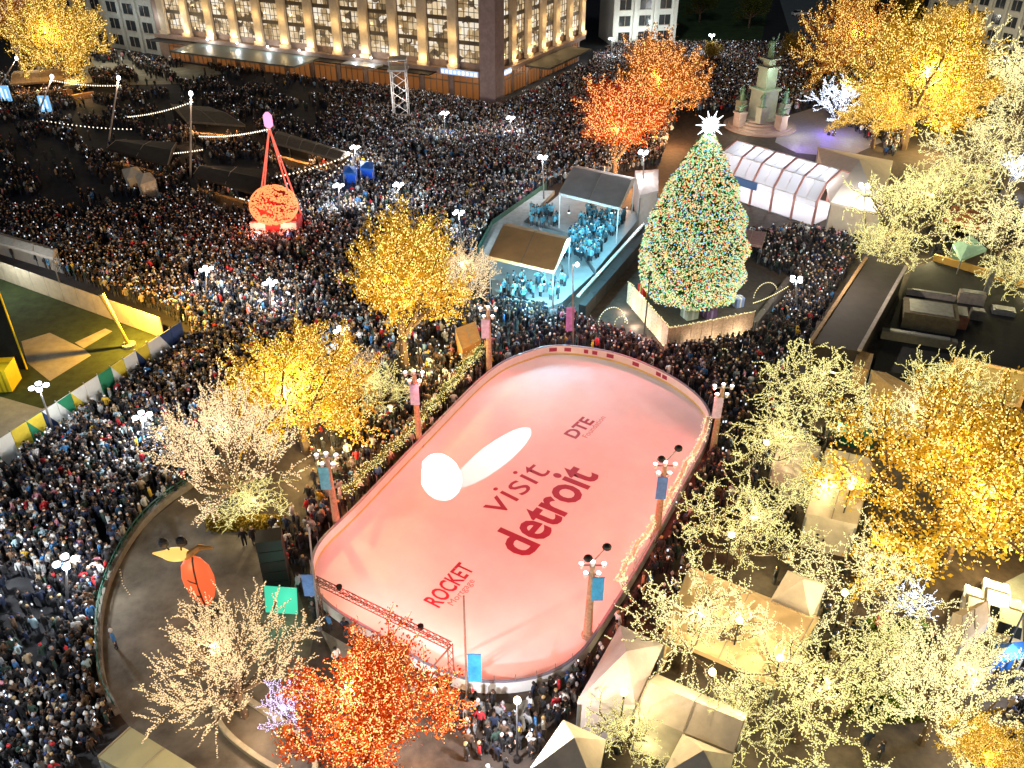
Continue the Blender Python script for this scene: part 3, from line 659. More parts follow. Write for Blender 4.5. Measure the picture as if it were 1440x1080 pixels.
tent([(813, 233), (894, 250), (871, 292), (786, 271)], 6.0, .9, 'grey-topped stage canopy above the choir', mat('grey_fabric', (.62, .60, .60), .8, noise=.12, nscale=.6), 'gable', 'stage canopy', 'stage canopies', wall=(), name='stage_canopy', ridge=.3, side=M_white)
tent([(893, 240), (926, 238), (926, 268), (900, 275)], 4.5, .8, 'small pinkish tent behind the grey stage canopy', M_pink, 'pyramid', wall=(0, 1, 2, 3), grp=None)
# stage decks
def deck(poly, z, label, m, name='stage_deck'):
    P = [G(*p, z) for p in poly]; b = MB(); b.prism([(p.x, p.y) for p in P], .02, z); c = sum(P, Vector())/len(P)
    return tag(b.build(name, m, origin=(c.x, c.y, 0)), label, 'stage')
M_deck = mat('pale_stage_floor', (.34, .38, .4), .6, noise=.15, nscale=.8)
deck([(690, 360), (735, 312), (800, 330), (835, 385), (790, 425), (770, 432), (692, 418)], 1.0, 'white-cyan lit stage floor under the tan canopy', M_deck)
deck([(748, 305), (786, 274), (905, 300), (838, 380), (806, 330)], 1.2, 'stage floor carrying the blue-lit choir under the grey canopy', M_deck)
deck([(648, 395), (690, 318), (760, 268), (780, 268), (686, 362), (672, 398)], .6, 'pale side ramp with green edge left of the stage', mat('grey_ramp', (.35, .38, .38), .8, noise=.2))
fence_run('green_barrier', [G(655, 395), G(692, 322), G(768, 268)], 1.2, 'dark green barrier along the left side of the stage ramp', 'barrier', M_rail, None, 2.2)
fence_run('green_barrier', [G(700, 425), G(770, 440)], 1.1, 'dark barrier in front of the cyan-lit stage', 'barrier', M_dark, None, 2.2)
CY = (.28, .78, 1)
for (x, y, z, e) in ((735, 395, 4.8, 1300), (765, 400, 4.8, 1300), (790, 385, 5, 1500), (812, 350, 6, 2200), (845, 320, 5, 650), (800, 300, 5, 400), (860, 300, 5, 450)):
    p = G(x, y, z); t = thing('stage_light', 'cyan stage lamp hanging %s' % {735: 'at the front left of the tan canopy', 765: 'at the front middle of the tan canopy', 790: 'at the front right of the tan canopy', 812: 'between the two stage canopies', 845: 'over the middle of the choir', 800: 'at the left of the grey canopy', 860: 'at the right of the grey canopy'}[x], 'stage lamp', p, 'cyan stage lamps')
    b = MB(); b.lathe([(.1, .1), (.16, .3), (.1, .45)], p, 8); b.build('housing', M_dark, t); b = MB(); b.lathe([(.12, .02), (.13, .095)], p, 8); b.build('lens', emis('cyan_lens', (.5, .9, 1), 6), t)
    b = MB(); b.tube([p+Vector((0, 0, .4)), (p.x, p.y, 6.0)], .03, 4); b.build('hanger', M_dark, t)
    light('POINT', 'stage_glow', p-Vector((0, 0, .1)), e, CY, .08, t)
# market roofs (lower right)
tent([(975, 798), (1152, 868), (1093, 962), (932, 893)], 3.6, 1.2, 'big tan market roof with crossing seams, largest of the cream tents', mat('tan_canvas', (.78, .56, .30), .9, noise=.12, nscale=1, bump=.1), 'gable', ridge=.25, wall=(0, 3))
tent([(1108, 802), (1162, 822), (1140, 872), (1082, 846)], 4.2, 1.3, 'small cream peaked tent at the right end of the big tan roof', M_canvas, wall=(1, 2))
tent([(872, 879), (932, 906), (893, 992), (812, 985)], 3.6, 1.4, 'pink-white peaked tent beside the near right rink corner', mat('pinkwhite_canvas', (.78, .68, .68), .9, noise=.1, nscale=1.5, bump=.15), wall=(2, 3))
tent([(925, 948), (1052, 1004), (1032, 1058), (893, 1002)], 3.4, 1.0, 'long cream tent between the pink-white tent and the broad pale tree', M_canvas, 'gable', ridge=.5, wall=(2,))
tent([(960, 1032), (1032, 1062), (1020, 1115), (930, 1090)], 3.4, 1.2, 'cream peaked tent cut by the bottom edge below the long cream tent', M_canvas, wall=(2,))
tent([(792, 1012), (852, 1040), (838, 1112), (742, 1085)], 3.6, 1.5, 'cream peaked tent at the bottom edge, leftmost of the market tents', M_canvas, wall=(2, 3))
tent([(1163, 630), (1228, 645), (1206, 738), (1133, 722)], 3.4, 1.1, 'cream tent standing alone left of the largest gold tree', M_canvas, 'gable', wall=(2, 3), ridge=.4)
tent([(1100, 612), (1155, 628), (1128, 672), (1085, 655)], 3.0, .8, 'pinkish-cream tent half hidden behind pale trees right of the rink', M_pink, wall=(2,))
tent([(1225, 520), (1245, 524), (1345, 578), (1328, 602)], 3.2, .5, 'long tan timber roof below the dark yard', mat('tan_boards', (.5, .3, .12), .85, noise=.25, nscale=2, bump=.2), 'flat', 'market roof', None, wall=(2, 3), name='market_roof')
tent([(1208, 492), (1228, 498), (1222, 520), (1200, 514)], 3.0, .4, 'small orange-tan kiosk box at the near end of the long dark roof', MATS['tan_boards'], 'flat', 'kiosk', None, wall=(2, 3), name='kiosk')
tent([(1340, 342), (1365, 330), (1388, 350), (1352, 364)], 3.2, .9, 'turquoise-white canopy among the pale trees at the right', mat('turquoise_canvas', (.35, .6, .55), .8, noise=.1), cat='canopy', grp=None, name='canopy')
tent([(1340, 288), (1395, 300), (1380, 322), (1328, 308)], 3.0, .7, 'rust-red canopy among the pale trees at the right', mat('rust_canvas', (.5, .16, .06), .8, noise=.25), cat='canopy', grp=None, name='canopy')
tent([(1340, 262), (1400, 262), (1395, 284), (1345, 284)], 3.0, .7, 'brown canopy above the rust-red one', mat('brown_canvas', (.3, .18, .08), .8, noise=.25), cat='canopy', grp=None, name='canopy')
tent([(183, 1022), (280, 1082), (240, 1120), (137, 1064)], 3.2, .05, 'olive-cream flat-roofed cabin at the bottom left edge of the round plaza', mat('olive_cream_roof', (.52, .47, .26), .8, noise=.06, nscale=1), 'flat', 'cabin', None, wall=(1, 2, 3), name='cabin', side=mat('pale_cladding', (.6, .65, .66), .6, noise=.08))
light('POINT', 'lamp_or_fill_light', G(250, 1110, 8), 1200, (1, .85, .6), .2)  # fill light added above the cabin, no lamp stands here
tent([(1340, 862), (1372, 850), (1392, 872), (1352, 905)], 4.2, 1.0, 'tan gabled hut at the right beyond the bare ivory tree', mat('tan_roof', (.35, .28, .2), .85, noise=.15), 'gable', 'hut', None, wall=(2, 3), name='hut')
tent([(1402, 905), (1440, 902), (1440, 922), (1398, 925)], 2.8, .6, 'bright blue canopy in the crowd at the right edge', mat('blue_canvas', (.03, .18, .7), .7, noise=.15), cat='canopy', grp=None, name='canopy')
tent([(640, 462), (668, 452), (676, 478), (650, 492)], 2.8, .4, 'glowing orange kiosk at the upper end of the garland', mat('orange_fabric', (.7, .35, .08), .8, noise=.15), 'flat', 'kiosk', None, wall=(2, 3), name='kiosk', glow=(250, AMB))
# pavilion with ribs
A0, A1 = G(1000, 270), G(1142, 318); ax = (A1-A0); Lp = ax.length; ax.normalize(); pn = Vector((-ax.y, ax.x, 0)); pn = pn if pn.y > 0 else -pn
A0 = A0+pn*0; W_ = 9.0
pv = thing('glass_pavilion', 'long white glass pavilion with pink ribs right of the christmas tree', 'pavilion', A0)
prof = [(0, 0), (0, 3.4), (1.6, 5.6), (4.5, 6.6), (7.4, 5.6), (9.0, 3.4), (9.0, 0)]
def PV(u, q): return A0+ax*u+pn*q[0]+Vector((0, 0, q[1]))
mg = bpy.data.materials.new('milky_glass'); mg.use_nodes = True; nn_ = mg.node_tree.nodes; ll_ = mg.node_tree.links
nn_.remove(nn_['Principled BSDF']); d_ = nn_.new('ShaderNodeBsdfDiffuse'); d_.inputs[0].default_value = (.75, .8, .88, 1); t_ = nn_.new('ShaderNodeBsdfTranslucent'); t_.inputs[0].default_value = (.85, .88, .95, 1); tr_ = nn_.new('ShaderNodeBsdfTransparent')
mx_ = nn_.new('ShaderNodeMixShader'); mx_.inputs[0].default_value = .6; m2_ = nn_.new('ShaderNodeMixShader'); m2_.inputs[0].default_value = .22
ll_.new(d_.outputs[0], mx_.inputs[1]); ll_.new(t_.outputs[0], mx_.inputs[2]); ll_.new(mx_.outputs[0], m2_.inputs[1]); ll_.new(tr_.outputs[0], m2_.inputs[2]); ll_.new(m2_.outputs[0], nn_['Material Output'].inputs[0])
nb = 5
for k in range(nb):
    b = MB(); u0, u1 = Lp*k/nb+.1, Lp*(k+1)/nb-.1
    for i in range(1, 6):
        if i == 5: pass
        a_, c_ = prof[i-1+0], prof[i] if i < 6 else None
        b.add([PV(u0, prof[i]), PV(u1, prof[i]), PV(u1, prof[i-1]), PV(u0, prof[i-1])] if i > 1 else [PV(u0, (0, 2.6)), PV(u1, (0, 2.6)), PV(u1, (0, 3.4)), PV(u0, (0, 3.4))], [(0, 1, 2, 3)])
    b.build('roof_pane', mg, pv)
M_rib = mat('pink_rib', (.62, .3, .27), .5, noise=.15)
for k in range(nb+1):
    b = MB(); u = Lp*k/nb
    for i in range(6): b.beam(PV(u, prof[i]), PV(u, prof[i+1]), .28, .22)
    b.build('rib', M_rib, pv)
b = MB()
for i in range(1, 6): b.beam(PV(0, prof[i]), PV(Lp, prof[i]), .1, .1)
for k in range(nb):
    for i in range(1, 5): b.beam(PV(Lp*(k+.5)/nb, prof[i]), PV(Lp*(k+.5)/nb, prof[i+1]), .06, .06)
b.build('purlins', M_white, pv)
b = MB(); b.prism([tuple(PV(u, (q, 0))[:2]) for u, q in ((0, 0), (Lp, 0), (Lp, 9), (0, 9))], .02, .12); b.build('floor', mat('white_floor', (.7, .7, .75), .5), pv)
for k in range(3): light('POINT', 'pavilion_light', PV(Lp*(k+.5)/3, (4.5, 4.2)), 600, (.9, .93, 1), .2, pv)
b = MB(); b.beam(A0+Vector((0, 0, 2.9))-pn*.2, A0+ax*Lp*.45-pn*.2+Vector((0, 0, 2.9)), .12, 1.1); b.build('blue_sign_band', mat('blue_band', (.08, .2, .5), .6), pv)
tent([(1150, 206), (1256, 226), (1240, 300), (1168, 284)], 4.2, 2.6, 'peach-white peaked tent behind the glass pavilion', mat('peach_canvas', (.86, .74, .62), .9, noise=.08, nscale=1), wall=(0, 1, 2), grp=None, glow=(900, (1, .8, .6)))
tent([(1040, 322), (1078, 326), (1072, 345), (1035, 340)], 2.4, .3, 'low dusky rose table canopy in front of the glass pavilion', mat('dusky_rose', (.3, .17, .16), .8, noise=.2), 'flat', 'canopy', None, wall=(), name='canopy')
light('POINT', 'lamp_or_fill_light', G(1185, 330, 9), 3400, (1, .85, .7), .15)  # added fill in front of the peach tent, without a fixture
# ------------------------------------------------------------------ dark yard at right
M_dk = mat('dark_brown_roof', (.035, .028, .022), .8, noise=.25, nscale=1)
def slab(poly, z0, z1, m, name, label, cat, grp=None, trims=()):
    P = [G(*p, z1) for p in poly]; c = sum(P, Vector())/len(P); t = thing(name, label, cat, (c.x, c.y, 0), grp)
    b = MB(); b.prism([(p.x, p.y) for p in P], z0, z1); b.build('body', m, t)
    for (i, mm, hh) in trims:
        a, d = P[i], P[(i+1) % len(P)]; b = MB(); b.beam(a+Vector((0, 0, hh/2+.003)), d+Vector((0, 0, hh/2+.003)), .35, hh); b.build('parapet', mm, t)
    return t
slab([(1218, 364), (1274, 376), (1208, 494), (1140, 482)], 0, 3.4, M_dk, 'long_hall', 'long dark brown flat roof with a pale stone edge beside the crowd', 'building', None, ((1, M_stone, .25), (3, M_wood, .25)))
slab([(1312, 366), (1600, 452), (1560, 560), (1226, 520), (1282, 380)], 0, 1.2, mat('yard_black', (.015, .016, .018), .8, noise=.3), 'dark_yard', 'black equipment yard with an orange-lit far wall edge at the right', 'yard', None, ((0, mat('orange_lit_trim', (.6, .35, .08), .7), .8),))  # orange light on the far wall put into the trim colour
for (x, y, sx, sy, sz, m, lb) in ((1303, 455, 5.2, 3.6, 1.8, mat('dusty_box', (.16, .13, .08), .8, noise=.3), 'large dusty tan cabinet in the dark yard'), (1308, 418, 5, .5, .6, M_stone, 'pale beam lying at the back of the dark yard'), (1364, 425, 2.6, 1.1, 1.2, M_stone, 'pale cabinet right of the pale beam in the dark yard'), (1348, 455, 1.2, 2.6, 1.4, mat('rust_box', (.25, .1, .06), .8, noise=.3), 'rust-brown narrow cabinet beside the dusty tan one'),
                                 (1290, 482, 7, .8, .9, mat('grey_beam', (.14, .13, .11), .8, noise=.2), 'long grey-brown beam at the front of the dark yard'), (1386, 412, .5, .5, 3.0, M_steel, 'upright steel post in the dark yard'), (1372, 448, 1.4, .9, 1.0, MATS['grey_beam'], 'small grey unit at the middle of the dark yard'), (1410, 440, 2.2, 1.3, .5, M_steel, 'flat steel hatch at the right of the dark yard')):
    p = G(x, y, 1.2); t = thing('equipment_cabinet', lb, 'equipment', p, 'equipment in the dark yard'); b = MB(); b.box(p.x, p.y, 1.203, 1.2+sz, sx, sy, R(-20)); b.build('housing', m, t)
    b = MB(); b.box(p.x, p.y, 1.2+sz+.003, 1.2+sz+.1, sx*.8, sy*.8, R(-20)); b.build('lid', M_steel, t)
w0, w1 = G(1330, 548), G(1432, 572)
tw = thing('panelled_timber_wall', 'timber-framed wall with olive panels in front of the dark yard', 'wall', (w0+w1)/2)
hw = 3.6; b = MB(); b.beam(w0+Vector((0, 0, hw/2)), w1+Vector((0, 0, hw/2)), .12, hw-.05); b.build('panel', mat('olive_panel', (.28, .22, .08), .8, noise=.2), tw)
b = MB(); dv = (w1-w0).normalized(); fr = Vector((dv.y, -dv.x, 0))*.1
for k in range(4): q = w0.lerp(w1, k/3)+fr; b.box(q.x, q.y, 0, hw+.1, .3, .2, atan2(dv.y, dv.x))
for z in (.15, hw): b.beam(w0+fr+Vector((0, 0, z)), w1+fr+Vector((0, 0, z)), .16, .3)
b.build('frame', mat('lit_timber', (.65, .42, .18), .8, noise=.2), tw)
for q in (.2, .8): light('POINT', 'wall_lamp', w0.lerp(w1, q)+fr*25+Vector((0, 0, 2.5)), 260, (1, .75, .4), .1, tw)
b = MB(); p = G(1200, 622); b.box(p.x, p.y, 0, 1.2, 3.0, 1.4, -.3); b.box(p.x, p.y, 1.203, 1.35, 3.1, 1.5, -.3); b.box(p.x, p.y-.75, .2, .9, 2.4, .1, -.3); tag(b.build('teal_skip', mat('teal_paint', (.0, .12, .1), .5, noise=.15), origin=p), 'dark teal skip behind the cream tent standing alone', 'skip')

# ------------------------------------------------------------------ fenced lot at left
fence_run('tan_fence', [G(-120, 332), G(-10, 388), G(232, 476), G(262, 478)][0:3], 2.4, 'long tan panel fence along the far side of the grass lot', 'fence', mat('tan_panel', (.75, .66, .45), .8, noise=.15, nscale=1), None, 2.6, .15)
# banner fence: pattern built as individual banner panels
cA, cB = G(262, 484), G(-40, 690); L = (cB-cA).length; d = (cB-cA).normalized(); nfr = Vector((-d.y, d.x, 0)); nfr = nfr if nfr.x > 0 else -nfr
bt_ = thing('banner_fence', 'fence hung with white, yellow, green and navy banners beside the grass lot', 'fence', (cA+cB)/2)
n = int(L/1.5); seq = ['n', 'w', 'w', 'n', 'w', 'w', 'g', 'w', 'y', 'w', 'n', 'g', 'y', 'w', 'w', 'g', 'y', 'w', 'n', 'n', 'y', 'w', 'w', 'g', 'y', 'n', 'w', 'y', 'g', 'w']
MC = {'n': mat('navy_banner', (.02, .05, .16), .7, noise=.1), 'w': mat('white_banner', (.75, .78, .75), .7, noise=.05), 'g': mat('green_banner', (.02, .25, .12), .7, noise=.1), 'y': mat('yellow_banner', (.75, .6, .05), .7, noise=.1)}
keys = list(MC)
for i in range(n):
    a, c = cA+d*(L*i/n+.02), cA+d*(L*(i+1)/n-.02); b = MB(); kk = keys.index(seq[i % len(seq)]); k2 = keys.index(seq[(i*7+3) % len(seq)])
    h = 2.7; f = nfr*.05
    b.add([a, c, c+Vector((0, 0, h)), a+f*0+Vector((0, 0, h)), a+f, c+f, c+f+Vector((0, 0, h)), a+f+Vector((0, 0, h))], [(0, 1, 2, 3), (0, 4, 7, 3), (1, 5, 6, 2), (3, 2, 6, 7)], kk)
    b.add([a+f, c+f, c+f+Vector((0, 0, h))], [(0, 1, 2)], kk); b.add([a+f, c+f+Vector((0, 0, h)), a+f+Vector((0, 0, h))], [(0, 1, 2)], k2)
    b.build('banner', [MC[k] for k in keys], bt_)
for i in range(n+1): p = cA+d*L*i/n-nfr*.06; b = MB(); b.box(p.x, p.y, 0, 2.85, .08, .08); b.build('post', M_steel, bt_)
# yellow mast in corner
p = G(182, 487); t = thing('yellow_lamp_mast', 'tapered post with a yellow floodlight in the corner of the grass lot', 'lamp post', p)
h = ztop(p, 413); b = MB(); b.lathe([(.7, 0), (.7, .3), (.2, .35)], p, 12); b.build('footing', M_path, t)
b = MB(); b.tube([p, (p.x-.6, p.y, h*.5), (p.x-1.3, p.y, h)], [.2, .17, .3], 8); b.build('post', mat('yellow_post', (.55, .4, .1), .6, noise=.2), t)
light('POINT', 'yellow_flood', (p.x+1.2, p.y+.6, h*.8), 9000, (1, .5, .06), .15, t)
# yellow container
p = G(5, 545); t = thing('yellow_container', 'bright yellow ribbed container at the left edge of the grass lot', 'container', p)
b = MB(); b.box(p.x-1.8, p.y, .1, 2.5, 6, 2.4, .1); b.build('body', mat('yellow_paint', (.75, .62, .02), .5, noise=.1), t)
b = MB()
for k in range(14): b.box(p.x-1.8+(-6.5+k)*.42, p.y-1.22+(-6.5+k)*.042, .2, 2.4, .14, .08, .1)
b.box(p.x-1.8, p.y, 2.503, 2.6, 6.1, .3, .1); b.build('ribs', mat('dark_yellow', (.4, .33, .01), .5), t)
light('POINT', 'work_light', (p.x+1, p.y-3, 5), 260, (1, 1, .6), .1, t)
p = G(38, 520); t = thing('yellow_net_frame', 'slanting yellow pole with black netting behind the yellow container', 'net frame', p)
q = G(-8, 395, 0); top = Vector((G(-6, 398, 6).x, G(-6, 398, 6).y, 6)); b = MB(); b.tube([p, top], .09, 6); b.build('pole', MATS['yellow_paint'], t)
b = MB(); b.add([p+Vector((0, 0, .1)), top, top-Vector((9, 0, 0)), p-Vector((9, 0, -.1)), p+Vector((0, .05, .1)), top+Vector((0, .05, 0)), top-Vector((9, -.05, 0)), p-Vector((9, -.05, -.1))], [(0, 1, 2, 3), (4, 5, 6, 7), (0, 1, 5, 4), (2, 3, 7, 6)]); b.build('netting', mat('black_net', (.015, .018, .015), .9, noise=.3), t)
# ------------------------------------------------------------------ street lamps
def street_lamp(base, top, lab, e, col=(.94, .97, 1), heads=4):
    p = G(*base); h = max(4, ztop(p, top[1])); tx = p.x+(top[0]-proj((p.x, p.y, h))[0])*mpp(*base)
    t = thing('street_lamp', lab, 'street lamp', p, 'white multi-head street lamps')
    b = MB(); b.lathe([(.28, 0), (.28, .3), (.12, .4)], p, 8); b.tube([p, (tx, p.y, h)], [.11, .07], 7); b.build('post', M_steel, t)
    c = Vector((tx, p.y, h))
    for k in range(heads):
        a = 2*pi*k/heads+.5; q = c+Vector((cos(a)*.55, sin(a)*.55, .12)); b = MB(); b.beam(c, q, .06); b.build('arm', M_steel, t)
        b = MB(); b.lathe([(.06, -.22), (.24, -.12), (.26, .05), (.1, .14)], q, 8); b.build('lamp_head', M_glow_w, t)
    light('POINT', 'lamp_or_fill_light', c+Vector((0, 0, -.35)), e*.5, col, .25, t)
    return t
SL = [((78, 615), (55, 545), 'white street lamp inside the near edge of the grass lot', 1500), ((290, 425), (290, 388), 'white street lamp in the crowd right of the grass lot', 2800), ((650, 350), (645, 300), 'white street lamp at the left end of the stage ramp', 2600), ((765, 285), (763, 222), 'tall white street lamp beside the stage ramp', 3200),
      ((625, 205), (625, 160), 'white street lamp in the crowd below the big building', 3200), ((497, 245), (499, 208), 'white street lamp by the small blue lights', 2600), ((480, 515), (480, 478), 'white street lamp behind the broad gold tree', 2600), ((478, 305), (476, 262), 'white street lamp right of the red ornament tower', 3400), ((-60, 830), (-60, 760), 'white street lamp at the left border of the photo', 2800), ((-40, 1080), (-40, 980), 'white street lamp past the lower left corner', 2600),
      ((560, 300), (560, 262), 'white street lamp standing mid-crowd', 3200), ((380, 445), (380, 402), 'white street lamp above the gold trees', 2800), ((200, 640), (200, 590), 'white street lamp in the crowd between the grass lot and the spiky tree', 3600), ((95, 850), (92, 795), 'white street lamp in the near left crowd', 2200), ((860, 90), (860, 55), 'white street lamp near the pale tower', 2600), ((1120, 440), (1120, 405), 'dim street lamp in the dark crowd behind the plank walls', 500), ((720, 200), (718, 170), 'white street lamp among the far crowd', 2600), ((1002, 88), (1001, 50), 'white street lamp left of the monument', 2600), ((1475, 1000), (1470, 940), 'white street lamp past the right edge', 2400), ((1218, 338), (1216, 262), 'added white street lamp at the near corner of the peach tent', 3400), ((905, 300), (905, 215), 'white street lamp between the grey canopy and the christmas tree', 3000), ((-30, 420), (-30, 350), 'added white street lamp at the far left end of the tan fence', 3000)]  # peach tent and tan fence lamps are added to brighten those two
for a in SL: street_lamp(*a)
for (x, y, hh, e, lb) in ((727, 1070, 5.5, 1300, 'added warm globe lamp left of the leftmost market tent'), (868, 1058, 5.5, 1500, 'added warm globe lamp in front of the pink-white tent'), (985, 1030, 5.5, 1300, 'added warm globe lamp over the long cream tent'), (1075, 1010, 5.5, 1500, 'added warm globe lamp at the right end of the long cream tent'), (1020, 965, 6, 1600, 'added warm globe lamp before the big tan market roof'), (1160, 925, 6, 1400, 'added warm globe lamp beside the broad bottom tree'),
                       (1172, 772, 6, 1600, 'added warm globe lamp before the cream tent standing alone'), (1062, 700, 5.5, 1000, 'added warm globe lamp near the pinkish-cream tent'), (1300, 640, 6, 1400, 'added warm globe lamp below the long tan timber roof'), (1400, 945, 6, 1200, 'added warm globe lamp below the bright blue canopy'), (1010, 850, 6.5, 1200, 'added warm globe lamp above the left part of the big tan roof'), (1290, 350, 7, 1500, 'added warm globe lamp among the pale trees at the right')):
    p = G(x, y); t = thing('added_globe_lamp', lb, 'street lamp', p, 'warm globe lamps added to light the market')  # globe lamps added to brighten the tent roofs
    b = MB(); b.lathe([(.22, 0), (.2, .4), (.07, .6), (.05, hh-.3), (.12, hh-.2)], p, 8); b.build('post', M_dark, t)
    b = MB(); b.ell(p+Vector((0, 0, hh)), .22, .22, .24, 10, 8); b.build('globe', M_glow_warm, t)
    light('POINT', 'lamp_or_fill_light', p+Vector((0, 0, hh+.5)), e*.28, (1, .74, .42), .1, t)
# string light poles at upper left
def slpole(base, top, lab):
    p = G(*base); h = ztop(p, top[1]); tx = p.x+(top[0]-proj((p.x, p.y, h))[0])*mpp(*base); t = thing('string_light_pole', lab, 'pole', p, 'poles carrying string lights')
    b = MB(); b.tube([p, (tx, p.y, h)], [.16, .12], 7); b.build('shaft', mat('pale_pole', (.5, .42, .36), .6, noise=.2), t); b = MB(); b.lathe([(.1, -.3), (.3, -.1), (.3, .2), (.1, .4)], (tx, p.y, h), 8); b.build('lamp', M_glow_w, t)
    light('POINT', 'pole_light', (tx, p.y-.4, h-.8), 260, (1, .85, .7), .1, t)
    return Vector((tx, p.y, h))
s1 = slpole((152, 205), (165, 110), 'leaning pale pole with string lights, left of the middle stalls'); s2 = slpole((268, 250), (267, 132), 'upright pale pole with string lights between two dark stalls'); s3 = slpole((50, 170), (72, 108), 'leaning pale pole under the gold tree at upper left'); s4 = slpole((-12, 140), (22, 82), 'leaning pale pole at the left edge')
Ms = emis('string_bulb_warm', (1, .85, .65), 2.0)
# ------------------------------------------------------------------ red ornament tower
p = G(392, 328); t = thing('ornament_tower', 'red-lit four-legged tower with a glowing red ball above a striped base', 'sculpture', p); h = ztop(p, 180); tt = Vector((p.x+.9, p.y, h))
mr = emis('red_tube_glow', (1, .13, .08), 1.1); bw = 35*mpp(392, 325)
for (sx, sy) in ((-1, -1), (1, -1), (-1, 1), (1, 1)):
    b = MB(); f_ = Vector((p.x+sx*bw*.9, p.y+sy*bw*.45+1.2, 0)); b.beam(f_, tt, .15); b.build('leg', mr, t)
b = MB(); b.lathe([(.2, 0), (.55, .3), (.55, 1.5), (.2, 1.9)], tt, 8); b.build('lantern', emis('pink_lantern', (1, .35, .6), 1.3), t)
zc = ztop(p, 288); rb = 31*mpp(392, 320); B = []
b = MB(); b.ell((p.x, p.y-.2, zc), rb, rb, rb*.82, 20, 12); b.build('ball', mat('red_ball_skin', (.45, .02, .01), .6, noise=.3), t, smooth=True)
for i in range(2600):
    z_ = random.uniform(-1, 1); a = random.uniform(0, 6.28); q = sqrt(1-z_*z_)
    if sin(a*5+z_*9)+sin(z_*14+a*2)*.7 > -1.1: B.append((q*cos(a)*rb*1.02, -.2+q*sin(a)*rb*1.02, zc+z_*rb*.84))
V, Fa = bulbs_arr(np.array(B), .13); o = bpy.data.objects.new('string_lights', np_mesh('string_lights', V, Fa, [emis('ball_bulbs', (1, .27, .09), 1.5)])); COL.objects.link(o); o.parent = t
for k in range(3):
    b = MB(); b.box(p.x-bw*.9+bw*.6*(k+.5), p.y-bw*.55, .4, 2.3, bw*.6-.01, .5); b.build('base_panel', [mat('pinkish_white', (.8, .6, .55), .6), M_red, MATS.get('pinkish_white') or mat('pinkish_white', (.8, .6, .55), .6)][k], t)
b = MB(); b.box(p.x, p.y, .1, 2.1, bw*1.8, bw*1.0); b.build('plinth', M_red, t)
for q in (-.5, .5): light('POINT', 'red_glow', (p.x+bw*q, p.y-bw*.6-1.6, 2.2), 330, (1, .25, .18), .1, t)
light('POINT', 'red_glow', (p.x, p.y-rb-1.2, zc+1), 250, (1, .2, .12), .1, t)
for a, c, sg, lb in ((s3-Vector((0, 0, .5)), s1-Vector((0, 0, 1)), .35, 'string of lights between the two leaning poles at upper left'), (G(60, 168, 3), s1-Vector((0, 0, 8)), .35, 'lower string of lights at upper left beside the blue kiosk'), (s1-Vector((0, 0, 6)), s2-Vector((0, 0, 1)), .35, 'string of lights between the leaning and the upright pole'), (s1-Vector((0, 0, 12)), s2-Vector((0, 0, 8)), .35, 'low string of lights over the dark left stall'),
                     (s2-Vector((0, 0, 6)), tt, .35, 'string of lights from the upright pole to the red tower top'), (s2-Vector((0, 0, 14)), tt-Vector((0, 0, 10)), .35, 'low string of lights in front of the dark stall left of the red tower'), (tt-Vector((0, 0, 6)), G(495, 215, 6), .35, 'string of lights from the red tower to the white lamp at its right'), (G(425, 268, 3), G(495, 218, 6), .5, 'short string of lights right of the red tower')):
    lights_line('string_lights_line', lb, [a, c], sg, .8, .13, Ms, grp='strings of lights over the food stalls')
# ------------------------------------------------------------------ food stalls at upper left
def stall(corners, ze, lab, glow, m=M_dk, lit=True):
    t = tent(corners, ze, .5, lab, m, 'gable', 'food stall', 'dark-roofed food stalls', name='food_stall', wall=(0,), side=M_dark, ridge=.5)
    C4 = [G(*c, ze) for c in corners]; a, c = C4[3], C4[2]; L = (c-a).length; d = (c-a).normalized()
    b = MB(); a2, c2 = a.lerp(C4[0], .15), c.lerp(C4[1], .15); b.beam(Vector((a2.x, a2.y, .55)), Vector((c2.x, c2.y, .55)), .7, 1.05); b.build('counter', M_wood, t)
    if glow: 
        for q in (.2, .5, .8):
            w_ = a.lerp(c, q).lerp(C4[0], .1); light('POINT', 'stall_light', (w_.x, w_.y-.3, ze-.7), glow, (1, .55, .22), .1, t)
    return t
M_tr = mat('dusty_tan_roof', (.20, .16, .11), .85, noise=.25)
stall([(240, 146), (292, 150), (345, 176), (262, 170)], 3.4, 'long tan-grey stall roof with orange glow under its left side', 420, M_tr)
stall([(178, 196), (248, 200), (236, 232), (150, 208)], 3.4, 'dark stall roof at the foot of the leaning pole', 60)
stall([(290, 232), (376, 238), (364, 274), (272, 245)], 3.4, 'dark brown stall roof left of the red tower', 60)
stall([(392, 184), (492, 214), (478, 224), (384, 200)], 3.4, 'long narrow tan stall roof behind the red tower with orange glow', 420, M_tr)
stall([(20, 100), (90, 96), (100, 112), (15, 118)], 3.2, 'reddish lit stall roof under the trees at the left edge', 350, M_wood)
stall([(95, 108), (125, 104), (130, 116), (90, 122)], 3.0, 'small pale stall roof under the gold tree', 160, M_tr)
for (x, y, lb) in ((12, 140, 'left blue-lit sign kiosk by the leaning poles'), (68, 155, 'right blue-lit sign kiosk by the leaning poles')):
    p = G(x, y+8); t = thing('sign_kiosk', lb, 'sign', p, 'blue-lit sign kiosks'); b = MB(); b.box(p.x, p.y, 0, .8, 1.0, .6); b.build('base', M_dark, t); b = MB(); b.box(p.x, p.y, .8, 3.6, 1.9, .4); b.build('screen', emis('blue_screen', (.25, .6, 1), .8), t)
    b = MB(); b.box(p.x-.4, p.y-.22, 1.2, 3.3, .35, .05); b.box(p.x+.4, p.y-.22, 1.4, 3.0, .3, .05); b.build('screen_text', emis('pale_screen', (.7, .9, 1), 1.2), t)
